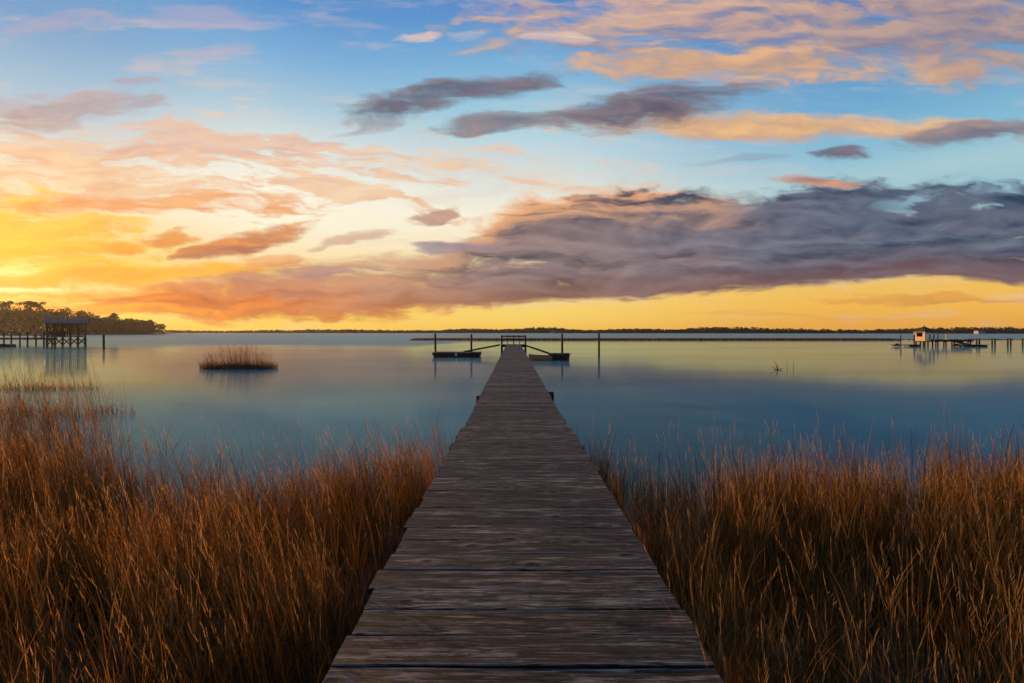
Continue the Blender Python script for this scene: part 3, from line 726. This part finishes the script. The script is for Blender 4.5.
# marsh fringe before the far trees
st = Strips()
x = rng.uniform(-1300, 1300, 9000); y = np.interp(x, fx, fy)+rng.uniform(0, 14, 9000); n = len(x)
tt = np.stack([np.clip(rng.normal(.35, .2, n), 0, 1), np.full(n, .5), rng.uniform(0, .5, n), np.ones(n)], 1)
V, F, A, _, _ = ribbons(np.stack([x, y, np.zeros(n)], 1), rng.uniform(0, 6.28, n), np.zeros(n), rng.uniform(0, .3, n), rng.uniform(.6, 1.3, n), np.full(n, 1.6), 1, tt, [1, .7], rng.normal(0, .4, n))
st.add(V, F, A); tag(st.build('far_marsh_grass', M['grass']), 'low grassy fringe along the far shore', 'grass', kind='stuff')
# two pale houses on the far shore
def far_house(x, y, w, label):
    h = thing('house', label, 'house', (x, y, .3))
    MB().box((0, 0, 1.6), (w, 6, 3.2)).build('wall', M['house'], h)
    m = MB(); e = w/2+.4
    m.add([(-e, -3.4, 3.2), (e, -3.4, 3.2), (e, 3.4, 3.2), (-e, 3.4, 3.2), (-e, 0, 5.4), (e, 0, 5.4)], [(0, 1, 5, 4), (2, 3, 4, 5), (1, 2, 5), (3, 0, 4), (3, 2, 1, 0)])
    m.build('roof', M['shingle'], h)
    for k in (-.28, .28): MB().box((k*w, -3.02, 1.6), (1.2, .08, 1.4)).build('window', M['dark'], h)
far_house(555, 608, 8, 'small white house on the far shore behind the cream dock house walkway')
far_house(70, 872, 7, 'tiny white house on the far shore just right of the pier head')

# ---------------------------------------------------------------- wooded headland on the left
hx = np.array([-760, -470, -429, -412, -397, -375, -362, -352, -346]); hh = np.array([28.5, 28, 26.3, 22, 18.6, 16.8, 14, 11, 8])     # treetop height along it
land('headland', 'low wooded headland on the left', [(-900, 380), (-600, 420), (-430, 440), (-360, 454), (-343, 464), (-330, 475), (-345, 500), (-420, 640), (-900, 700)], .5, M['mud'])
P = []
for i in range(620):
    x = rng.uniform(-760, -349); y = np.interp(x, [-900, -430, -312], [395, 452, 472])+rng.uniform(2, 60)
    H = np.interp(x, hx, hh)*rng.uniform(.74, 1.02)*(.8 if y < np.interp(x, [-900, -430, -312], [395, 452, 472])+12 else 1)
    w = rng.uniform(3.2, 6.0)*min(1, H/12+.3)
    P.append(clump_cloud(x, y, H*.72, w, w, H*.26, 150, 1, .35))
    P.append(clump_cloud(x, y, H*.30, w*1.1, w*.9, H*.34, 70, 1, .1))
P = np.concatenate(P)
tag(foliage('headland_wood', P, rng.uniform(.8, 1.9, len(P)), M['leaf']), 'dense sunlit wood covering the left headland', 'wood', kind='stuff')
def big_tree(x, y, h, w, flat, label):
    t = thing('tree', label, 'tree', (x, y, .5), 0, 'tall trees rising above the headland wood')
    m = MB(); lx = rng.uniform(-.8, .8)
    m.tube([(0, 0, -.5), (lx*.4, 0, h*.4), (lx, 0, h*.8)], [.45, .33, .16], 7)
    for k in range(6):
        a = rng.uniform(0, 6.28); z = h*rng.uniform(.6, .8); q = w*rng.uniform(.4, .8)
        m.tube([(lx*z/h/.8, 0, z), (lx+math.cos(a)*q*.6, math.sin(a)*q*.6, z+h*.05), (lx+math.cos(a)*q, math.sin(a)*q, z+h*.10)], [.17, .11, .05], 5)
    m.build('trunk', M['bark'], t)
    P = []
    for k in range(9):
        a = rng.uniform(0, 6.28); q = w*rng.uniform(.15, .8)
        P.append(clump_cloud(lx+math.cos(a)*q, math.sin(a)*q, h*(rng.uniform(.80, .95) if flat else rng.uniform(.6, .92)), w*.42, w*.42, h*(.05 if flat else .10), 70, 1, .2))
    P = np.concatenate(P)
    foliage('crown', P, np.full(len(P), 1.1), M['leaf'], t)
for a in ((-463, 470, 31.0, 6.5, 1, 'tall flat topped tree at the very left end of the headland skyline'),
          (-449, 472, 31.0, 7, 1, 'broad flat topped tree, second from the left on the headland skyline'),
          (-436, 470, 30.2, 6, 1, 'flat topped tree where the headland skyline begins to step down'),
          (-416, 472, 25.2, 6, 0, 'rounded tree rising directly behind the boathouse roof'),
          (-398, 472, 22.0, 5.5, 0, 'bushy tree right of the boathouse roof on the skyline'),
          (-369, 472, 19.5, 4.5, 1, 'small umbrella shaped pine standing above the sloping skyline'),
          (-355, 472, 12.6, 5, 0, 'low rounded tree near the right tip of the headland')):
    big_tree(*a)
# ---------------------------------------------------------------- the walkway pier
DECK_Z = 1.3; PIER_X = .05; SKEW = -math.atan(.0024)
W = 1.83; PITCH = .246; HEAD_Y = 61.5
pier = thing('pier', 'long straight weathered plank walkway running out over the water to a railed head', 'pier', (PIER_X, 0, 0), SKEW)
mb = MB(); y = -2.6; i = 0
prof = lambda d, t: [(-d/2, -t), (-d/2, -.006), (-d/2+.006, 0), (d/2-.006, 0), (d/2, -.006), (d/2, -t)]
while y < HEAD_Y-.1:
    d = PITCH - rng.uniform(.004, .009) if rng.uniform() > .07 else PITCH - .015
    near = y < 14; mid = y < 30
    S = 22 if near else (5 if mid else 1)
    wl = W/2 + rng.normal(0, .007) + (.02 if rng.uniform() < .06 else 0) - (0 if y < 8.6 else .035)
    wr = W/2 + rng.normal(0, .007) + (.02 if rng.uniform() < .06 else 0) - (0 if y < 8.6 else .035)
    zb = DECK_Z + rng.normal(0, .0022) + (0 if y < 8.6 else -.012) + .008*math.sin(y*.5)
    yaw = rng.normal(0, .0016); roll = rng.normal(0, .006); cup = rng.normal(-.002, .002)
    ph = rng.uniform(0, 6, 6); tint = (rng.uniform(), rng.uniform(), np.clip(rng.normal(.5, .28), 0, 1), 1)
    vs = []; fs = []; pr = prof(d, .038)
    for s in range(S+1):
        x = -wl + (wl+wr)*s/S
        wob = (.0025*math.sin(x*5+ph[0])+.0015*math.sin(x*13+ph[1])) if near else 0
        wob2 = (.0025*math.sin(x*4+ph[2])+.0015*math.sin(x*11+ph[3])) if near else 0
        zw = (.0016*math.sin(x*3+ph[4])) if near else 0
        for k, (py, pz) in enumerate(pr):
            e = wob if py < 0 else wob2
            vs.append((x, y+py+e+x*yaw, zb+pz+zw+py*roll+cup*abs(py)/d))
    n = len(pr)
    for s in range(S):
        for k in range(n): fs.append((s*n+k, (s+1)*n+k, (s+1)*n+(k+1) % n, s*n+(k+1) % n))
    fs.append(tuple(range(n))); fs.append(tuple(range(S*n+n-1, S*n-1, -1)))
    mb.add(vs, fs, tint)
    mb.a[-len(vs):] = [(tint[0], tint[1], tint[2], pr[q % n][0]/d+.5) for q in range(len(vs))]
    y += PITCH; i += 1
mb.build('deck', M['deck'], pier)
for x in (-.68, 0, .68):
    MB().box((x, (HEAD_Y-2.6)/2, DECK_Z-.045-.125), (.055, HEAD_Y+2.4, .235)).build('stringer', M['timber'], pier)
# piles in pairs with a cross beam; two of them stick up beside the boards
def pile(parent, x, y, top, r=.11, lean=0.0, mat='timber', bottom=-1.0):
    return MB().tube([(x, y, bottom), (x+lean*.5, y, (top+bottom)/2), (x+lean, y, top-.02), (x+lean, y, top)], [r*1.05, r, r*.97, r*.8], 10).build('pile', M[mat], parent, smooth=False)
for y in np.arange(1.6, HEAD_Y-2, 3.92):
    for s in (-1, 1):
        pile(pier, s*.74, y, DECK_Z-.06)
    MB().box((0, y+.14, DECK_Z-.42), (1.72, .06, .24)).build('cross_beam', M['timber'], pier)
pile(pier, .965, 13.75, DECK_Z-.02, .085); pile(pier, -.95, 13.2, DECK_Z-.06, .07)
# the head: wider deck, posts and rails
hd = MB(); y = HEAD_Y; 
while y < 64.6:
    hd.box((0, y, DECK_Z-.02), (2.86, PITCH-.012, .04), 0, (rng.uniform(), rng.uniform(), np.clip(rng.normal(.5, .25), 0, 1), .5)); y += PITCH
hd.build('head_deck', M['deck'], pier)
for yy in (61.7, 64.4): MB().box((0, yy, DECK_Z-.17), (2.8, .06, .24)).build('cross_beam', M['timber'], pier)
hp = [(-1.45, 61.6), (-1.45, 64.6), (0, 64.66), (1.45, 64.6), (1.45, 61.6)]
for x, y in hp:
    MB().tube([(x, y, -1), (x, y, DECK_Z+.02)], .105, 10).build('pile', M['timber'], pier)
    MB().box((x, y, DECK_Z+.56), (.13, .13, 1.08)).build('rail_post', M['rail'], pier)
zt = DECK_Z+1.12
def rail(x0, y0, x1, y1, z, w, h): MB().bar((x0, y0, z), (x1, y1, z), w, h).build('rail', M['rail'], pier)
for (a, b) in (((-1.45, 62.2), (-1.45, 64.66)), ((-1.52, 64.66), (1.52, 64.66)), ((1.45, 64.66), (1.45, 62.2))):
    rail(*a, *b, zt, .15, .05); rail(*a, *b, zt-.16, .05, .14); rail(*a, *b, zt-.52, .05, .14)
for x in (-.75, .75): MB().box((x, 64.64, DECK_Z+.55), (.09, .09, 1.05)).build('rail_post', M['rail'], pier)

# gangways from the head down to the floats
def gangway(x0, y0, z0, x1, y1, z1, label):
    t = thing('gangway', label, 'gangway', (x0, y0, z0), 0, 'gangways to the floating docks')
    d = Vector((x1-x0, y1-y0, z1-z0)); s = Vector((0, .42, 0))
    for k in (-1, 1): MB().bar(s*k, d+s*k, .06, .18).build('side_beam', M['timber'], t)
    m = MB(); n = int(d.length/.2)
    for i in range(n): 
        p = d*((i+.5)/n); m.bar(p-s*1.05+Vector((0, 0, .06)), p+s*1.05+Vector((0, 0, .06)), .15, .03)
    m.build('tread_boards', M['rail'], t)
gangway(-1.5, 63.0, DECK_Z-.05, -5.7, 60.6, .50, 'narrow gangway sloping down left from the pier head to the floating dock')
gangway(1.5, 62.6, DECK_Z-.05, 3.9, 54.0, .60, 'short gangway sloping down right from the pier head to the floating dock')

def floating_dock(x, y, L, Wd, top, label, rz=0.0, fender=None):
    t = thing('floating_dock', label, 'floating dock', (x, y, 0), rz, 'floating docks at the pier head')
    m = MB(); k = 0.0
    while k < L-.01:
        m.box((-L/2+k+.09, 0, top-.02), (.165, Wd, .04), 0, (rng.uniform(), rng.uniform(), .2+.4*rng.uniform(), .5)); k += .18
    m.build('deck_boards', M['deck'], t)
    f = MB()
    for s in (-1, 1): f.box((0, s*(Wd/2-.03), top-.17), (L-.02, .055, .255))
    for s in (-1, 1): f.box((s*(L/2-.035), 0, top-.172), (.055, Wd-.125, .25))
    f.build('frame', M['timber'], t)
    n = 4
    for i in range(n):
        MB().box((-L/2+(i+.5)*L/n, 0, (top-.3)/2-.1), (L/n*.86, Wd*.86, top-.3+.2)).build('pontoon', M['float'], t, bevel=.04)
    for s in (-1, 1):
        MB().bar((s*L*.32, -Wd/2+.12, top+.06), (s*L*.32+.25, -Wd/2+.12, top+.06), .035).bar((s*L*.32+.125, -Wd/2+.12, top), (s*L*.32+.125, -Wd/2+.12, top+.06), .05).build('cleat', M['float'], t)
    if fender is not None:
        MB().tube([(fender, -Wd/2-.12, .12), (fender, -Wd/2-.12, .2), (fender, -Wd/2-.12, .38), (fender, -Wd/2-.12, .46)], [.05, .12, .12, .05], 10).build('fender', M['buoy'], t, smooth=True)
    return t
floating_dock(-6.3, 59.2, 5.4, 3.0, .52, 'long dark floating dock left of the pier head with a small white fender', 0, -.0)
floating_dock(4.86, 53.2, 2.0, 2.7, .62, 'dark floating dock right of the pier head with a rowing boat tied beside it', 0)
# rowing boat lying at the right float, bow towards the pier
boat = thing('rowing_boat', 'small tan wooden rowing boat beside the right floating dock', 'boat', (2.85, 51.9, 0), .06)
def hull(L, B, Hh, n=14):
    rows = []
    for i in range(n+1):
        s = i/n; w = B/2*(1-max(0, (.45-s)/.45)**2.2)*(1-.18*max(0, (s-.6)/.4)); sh = Hh*(1+.35*(1-s)**3)
        x = -L/2+L*s; kz = -.12+.28*max(0, (.25-s)/.25)**2
        rows.append([(x, -w, sh), (x, -w*.82, sh*.35), (x, -w*.35, kz), (x, 0, kz-.03), (x, w*.35, kz), (x, w*.82, sh*.35), (x, w, sh)])
    return rows
def hull_mesh(L, B, Hh, mat, parent, name='hull'):
    rows = hull(L, B, Hh); m = MB(); n = len(rows[0]); vs = [p for r in rows for p in r]
    fs = [(i*n+k, (i+1)*n+k, (i+1)*n+k+1, i*n+k+1) for i in range(len(rows)-1) for k in range(n-1)]
    fs.append(tuple((len(rows)-1)*n+k for k in range(n)))
    m.add(vs, fs); o = m.build(name, mat, parent, smooth=False)
    md = o.modifiers.new('thick', 'SOLIDIFY'); md.thickness = .035; md.offset = 0
    return o, rows
o, rows = hull_mesh(2.3, 1.0, .44, M['plank'], boat)
for sgn in (0, 6):
    MB().tube([Vector(r[sgn])+Vector((0, 0, .012)) for r in rows], .03, 6).build('gunwale', M['brown'], boat)
for x in (-.35, .55): MB().box((x, 0, .30), (.2, .84, .035)).build('bench', M['brown'], boat)

# mooring piles
for x, y, h, lb in ((-9.1, 60.9, 2.66, 'dark mooring pile at the left end of the left floating dock'), (-4.85, 60.95, 2.60, 'dark mooring pile between the left float and the pier head gangway'),
                (5.75, 58.6, 2.66, 'dark mooring pile behind the right floating dock'), (10.3, 60.6, 2.7, 'dark mooring pile standing alone in open water right of the docks'),
                (-67.6, 84.8, 2.42, 'dark mooring pile standing alone right of the brown boathouse')):
    t = thing('mooring_pile', lb, 'pile', (x, y, 0), 0, 'mooring piles')
    r = .12 if y < 70 else .17
    lean = rng.uniform(-.04, .04)
    MB().tube([(0, 0, -1.2), (lean*.5, 0, h*.5), (lean, 0, h-.05)], [r*1.05, r, r*.95], 12).build('shaft', M['timber'], t)
    MB().tube([(lean, 0, h-.05), (lean, 0, h)], [r*1.02, r*.7], 12).build('cap', M['float'], t)

# ---------------------------------------------------------------- open sided boathouse on the left and its walkway
bx, by = -85.0, 97.7
bh = thing('boathouse', 'brown slat backed boathouse with a low metal roof on braced piles', 'boathouse', (bx, by, 0), .716)
LW, LD, FZ, EZ, RZ = 5.5, 3.4, 2.0, 4.62, 5.35
MB().box((0, 0, FZ-.09), (LW+.2, LD+.2, .16)).build('floor', M['brown'], bh)
m = MB(); ex, ey = LW/2+.42, LD/2+.5; th = .16
m.add([(-ex, -ey, EZ), (ex, -ey, EZ), (ex, ey, EZ), (-ex, ey, EZ), (-ex, 0, RZ), (ex, 0, RZ), (-ex, -ey, EZ-th), (ex, -ey, EZ-th), (ex, ey, EZ-th), (-ex, ey, EZ-th), (-ex, 0, RZ-th), (ex, 0, RZ-th)],
      [(0, 1, 5, 4), (3, 4, 5, 2), (6, 10, 11, 7), (9, 8, 11, 10), (0, 6, 7, 1), (2, 8, 9, 3), (0, 4, 10, 6), (4, 3, 9, 10), (1, 7, 11, 5), (5, 11, 8, 2)])
k = -ex+.2
while k < ex: 
    m.bar((k, -ey, EZ+.02), (k, 0, RZ+.02), .04, .05); m.bar((k, ey, EZ+.02), (k, 0, RZ+.02), .04, .05); k += .42
m.build('roof', M['metal'], bh)
for y in (-LD/2, LD/2):
    MB().box((0, y, EZ-.02), (LW, .14, .24)).build('eave_beam', M['brown'], bh)
    for x in np.linspace(-LW/2, LW/2, 6):
        MB().box((x, y, (FZ+EZ-.14)/2), (.26, .26, EZ-.14-FZ)).build('post', M['brown'], bh)
        MB().tube([(x, y, -1), (x, y, FZ-.18)], .16, 8).build('pile', M['timber'], bh)
    xs = np.linspace(-LW/2, LW/2, 6)
    for a, b in zip(xs[:-1], xs[1:]):
        o = .12 if y > 0 else -.12
        MB().bar((a, y+o, .35), (b, y+o, FZ-.3), .06, .16).bar((a, y+o*1.6, FZ-.3), (b, y+o*1.6, .35), .06, .16).build('cross_brace', M['timber'], bh)
    for z in (FZ+.55, FZ+1.0): MB().box((0, y, z), (LW-.1, .05, .12)).build('rail', M['brown'], bh)
for x in (-LW/2, LW/2):
    MB().box((x, 0, EZ-.02), (.14, LD-.16, .22)).build('eave_beam', M['brown'], bh)
m = MB()
for x in np.arange(-LW/2+.25, LW/2-.2, .29): m.box((x, LD/2-.18, (FZ+EZ-.2)/2), (.17, .03, EZ-.2-FZ))
m.build('slat_wall', M['brown'], bh)
MB().box((-1.0, LD/2-.6, FZ+.45), (1.6, .6, .9)).build('locker', M['brown'], bh, bevel=.02)
wk = thing('boardwalk', 'plain timber boardwalk leading left from the brown boathouse', 'boardwalk', (-102.6, by+.4, 0), 0, 'timber boardwalks over the water')
wl = 29.6
MB().box((0, 0, 1.66), (wl, 1.6, .12)).build('deck', M['brown'], wk)
for y in (-.76, .76): MB().box((0, y, 1.47), (wl, .08, .24)).build('stringer', M['timber'], wk)
for x in np.arange(-wl/2+.6, wl/2, 3.1):
    for y in (-.86, .86):
        MB().tube([(x, y, -1), (x, y, 2.75)], .13, 8).build('pile', M['timber'], wk)
for y in (-.86, .86):
    MB().box((0, y+.16*(1 if y > 0 else -1), 2.62), (wl, .06, .14)).build('rail', M['brown'], wk)
    MB().box((0, y+.16*(1 if y > 0 else -1), 2.2), (wl, .05, .12)).build('rail', M['brown'], wk)
st2 = thing('bench', 'pale slatted bench at the boathouse end of the left boardwalk', 'bench', (-90.6, by+.2, 1.72), 0)
MB().box((0, 0, .44), (1.5, .45, .05)).build('seat', M['white'], st2)
MB().box((0, .22, .78), (1.5, .05, .5)).build('backrest', M['white'], st2)
for x in (-.65, .65): MB().box((x, 0, .21), (.07, .4, .415)).build('leg', M['white'], st2)
sk = thing('rowing_boat', 'small dark rowing boat lying under the left boardwalk rail', 'boat', (-95.0, by-1.9, 0), 0)
hull_mesh(3.6, 1.2, .5, M['float'], sk)
MB().box((.2, 0, .34), (.25, .98, .04)).build('bench', M['rail'], sk)

# ---------------------------------------------------------------- cream dock house on the right, its boardwalk, floats and kayaks
gx, gy = 81.3, 101.0
gz = thing('dock_house', 'small cream dock house with a pointed brown roof on piles', 'dock house', (gx, gy, 0), -1.38)
w2, FZ, EZ, RZ = 1.06, 1.05, 2.92, 3.95
MB().box((0, 0, FZ-.08), (2*w2+.3, 2*w2+.3, .16)).build('floor', M['rail'], gz)
for x in (-w2+.15, 0, w2-.15):
    for y in (-w2+.15, w2-.15): MB().tube([(x, y, -1), (x, y, FZ-.16)], .13, 8).build('pile', M['timber'], gz)
for x, y in ((-w2, -w2), (-w2, w2), (w2, -w2), (w2, w2), (w2, .1)):
    MB().box((x, y, (FZ+EZ-.18)/2), (.2, .2, EZ-.18-FZ)).build('post', M['white'], gz)
MB().box((0, -w2, FZ+.42), (2*w2-.2, .08, .82)).box((-w2*.74, -w2, FZ+1.2), (w2*.32, .08, .74)).box((w2*.74, -w2, FZ+1.2), (w2*.32, .08, .74)).build('wall', M['white'], gz)
MB().box((-w2, 0, FZ+.8), (.08, 2*w2-.2, 1.6)).build('wall', M['white'], gz)
MB().box((0, -w2+.03, FZ+1.2), (1.06, .03, .74)).build('window', M['dark'], gz)
for s in (-1, 1):
    MB().box((0, s*w2, EZ-.09), (2*w2+.24, .16, .18)).build('eave_beam', M['white'], gz)
    MB().box((s*w2, 0, EZ-.092), (.16, 2*w2-.17, .17)).build('eave_beam', M['white'], gz)
MB().box((w2, 0, FZ+.75), (.06, 2*w2-.2, .1)).box((w2, 0, FZ+.35), (.05, 2*w2-.2, .1)).build('rail', M['white'], gz)
e = w2+.3
m = MB(); m.add([(-e, -e, EZ), (e, -e, EZ), (e, e, EZ), (-e, e, EZ), (0, 0, RZ), (-e, -e, EZ-.07), (e, -e, EZ-.07), (e, e, EZ-.07), (-e, e, EZ-.07)],
              [(0, 1, 4), (1, 2, 4), (2, 3, 4), (3, 0, 4), (5, 8, 7, 6), (0, 5, 6, 1), (1, 6, 7, 2), (2, 7, 8, 3), (3, 8, 5, 0)])
r = m.build('roof', M['shingle'], gz)
MB().tube([(0, 0, RZ-.05), (0, 0, RZ+.1), (0, 0, RZ+.2)], [.05, .09, .02], 8).build('finial', M['shingle'], r)
bw = thing('boardwalk', 'short low boardwalk on slim piles at the right side of the cream dock house', 'boardwalk', (82.9, gy, 0), 0, 'timber boardwalks over the water')
L2 = 7.4
MB().box((L2/2, 0, 1.22), (L2, 1.5, .14)).build('deck', M['rail'], bw)
for y in (-.7, .7): MB().box((L2/2, y, 1.03), (L2, .08, .23)).build('stringer', M['timber'], bw)
for x in np.arange(.4, 7.2, 1.6):
    for dx, y in ((0, -.85), (1.0, .85)):
        MB().tube([(x+dx, y, -1), (x+dx, y, 1.5 if x > 8 else 1.3)], .12, 8).build('pile', M['timber'], bw)
    MB().bar((x-.15, -.98, .88), (x+1.15, .98, .88), .1, .16).build('cross_beam', M['timber'], bw)
proto = None
for i in range(9):
    X0 = 91.4 + 3.05*i
    if proto is None:
        proto = thing('pile_bent', 'bare dark pile pair with a top beam, one of the row right of the boardwalk', 'pile pair', (X0, gy, 0), 0, 'bare pile pairs carrying no deck')
        for dx, y in ((0, -.85), (1.05, .85)):
            MB().tube([(dx, y, -1), (dx, y, 1.55)], .13, 8).build('pile', M['timber'], proto)
        MB().bar((-.2, -1.05, 1.30), (1.25, 1.05, 1.30), .12, .18).build('cross_beam', M['timber'], proto)
    else:
        c = copy_tree(proto); c.location = (X0+rng.uniform(-.15, .15), gy, 0); c.rotation_euler = (0, 0, rng.uniform(-.05, .05))
for x in (.5, 2.2): MB().box((x, -.72, 1.29+.55), (.16, .16, 1.1)).build('gate_post', M['white'], bw)
MB().box((1.35, -.72, 2.3), (1.6, .05, .08)).box((1.35, -.72, 1.8), (1.6, .05, .08)).build('gate_rail', M['white'], bw)
gw = gangway(85.6, gy-1.2, 1.1, 87.2, gy-3.2, .42, 'short gangway from the right boardwalk down to its floating dock')
def low_float(x, y, L, label):
    t = thing('floating_dock', label, 'floating dock', (x, y, 0), 0, 'floating docks by the cream dock house')
    MB().box((0, 0, .36), (L, 1.8, .08)).build('deck', M['rail'], t)
    for i in range(3): MB().box((-L/2+(i+.5)*L/3, 0, .08), (L/3*.85, 1.5, .44)).build('pontoon', M['float'], t, bevel=.04)
    return t
low_float(77.0, gy-2.4, 2.2, 'small dark floating dock left of the cream dock house')
low_float(88.0, gy-3.4, 4.2, 'dark floating dock under the boardwalk right of the cream dock house')
for x, lb in ((75.7, 'slim dark pile at the kayak end of the left float'), (78.3, 'slim dark pile nearest the cream dock house on its left')):
    t = thing('mooring_pile', lb, 'pile', (x, gy-1.3, 0), 0, 'slim piles beside the dock house floats')
    MB().tube([(0, 0, -1), (0, 0, 2.2)], .1, 8).build('shaft', M['timber'], t); MB().tube([(0, 0, 2.2), (0, 0, 2.28)], [.11, .06], 8).build('cap', M['float'], t)
def kayak(x, y, L, mat, label, rz=0.0):
    k = thing('kayak', label, 'kayak', (x, y, .0), rz, 'kayaks by the cream dock house')
    m = MB(); n = 12; vs = []
    for i in range(n+1):
        s = i/n*2-1; w = .36*(1-abs(s)**2.4)+.015; z = .12+.16*abs(s)**2.5
        for a in range(10):
            t = 2*math.pi*a/10; vs.append((s*L/2, math.cos(t)*w, z+.1+math.sin(t)*.17*(1-.6*abs(s)**2)))
    fs = [(i*10+a, i*10+(a+1) % 10, (i+1)*10+(a+1) % 10, (i+1)*10+a) for i in range(n) for a in range(10)]+[tuple(range(9, -1, -1)), tuple(range(n*10, n*10+10))]
    m.add(vs, fs).build('hull', mat, k, smooth=True)
    MB().tube([(-.42, 0, .40), (-.2, 0, .405), (.2, 0, .405), (.42, 0, .40)], [.08, .21, .21, .08], 10).build('cockpit', M['dark'], k)
kayak(74.0, gy-2.6, 2.4, M['orange'], 'orange kayak at the outer end of the left float, farthest from the dock house')
kayak(84.6, gy-3.6, 2.2, M['red'], 'red kayak right of the cream dock house', .15)

# ---------------------------------------------------------------- the air between here and the headland
def haze_mat():
    m = bpy.data.materials.new('evening haze'); m.use_nodes = True
    g = G(m.node_tree)
    v = g.new('ShaderNodeVolumePrincipled'); v.inputs['Color'].default_value = (.86, .84, .82, 1)
    v.inputs['Density'].default_value = HAZE; v.inputs['Anisotropy'].default_value = .55
    o = g.new('ShaderNodeOutputMaterial'); g.l.new(v.outputs[0], o.inputs['Volume'])
    return m
HAZE = .00008
hz = MB().box((0, 700, 17.5), (3800, 1900, 39)).build('haze', haze_mat())
tag(hz, 'thin evening haze over the creek', kind='stuff')
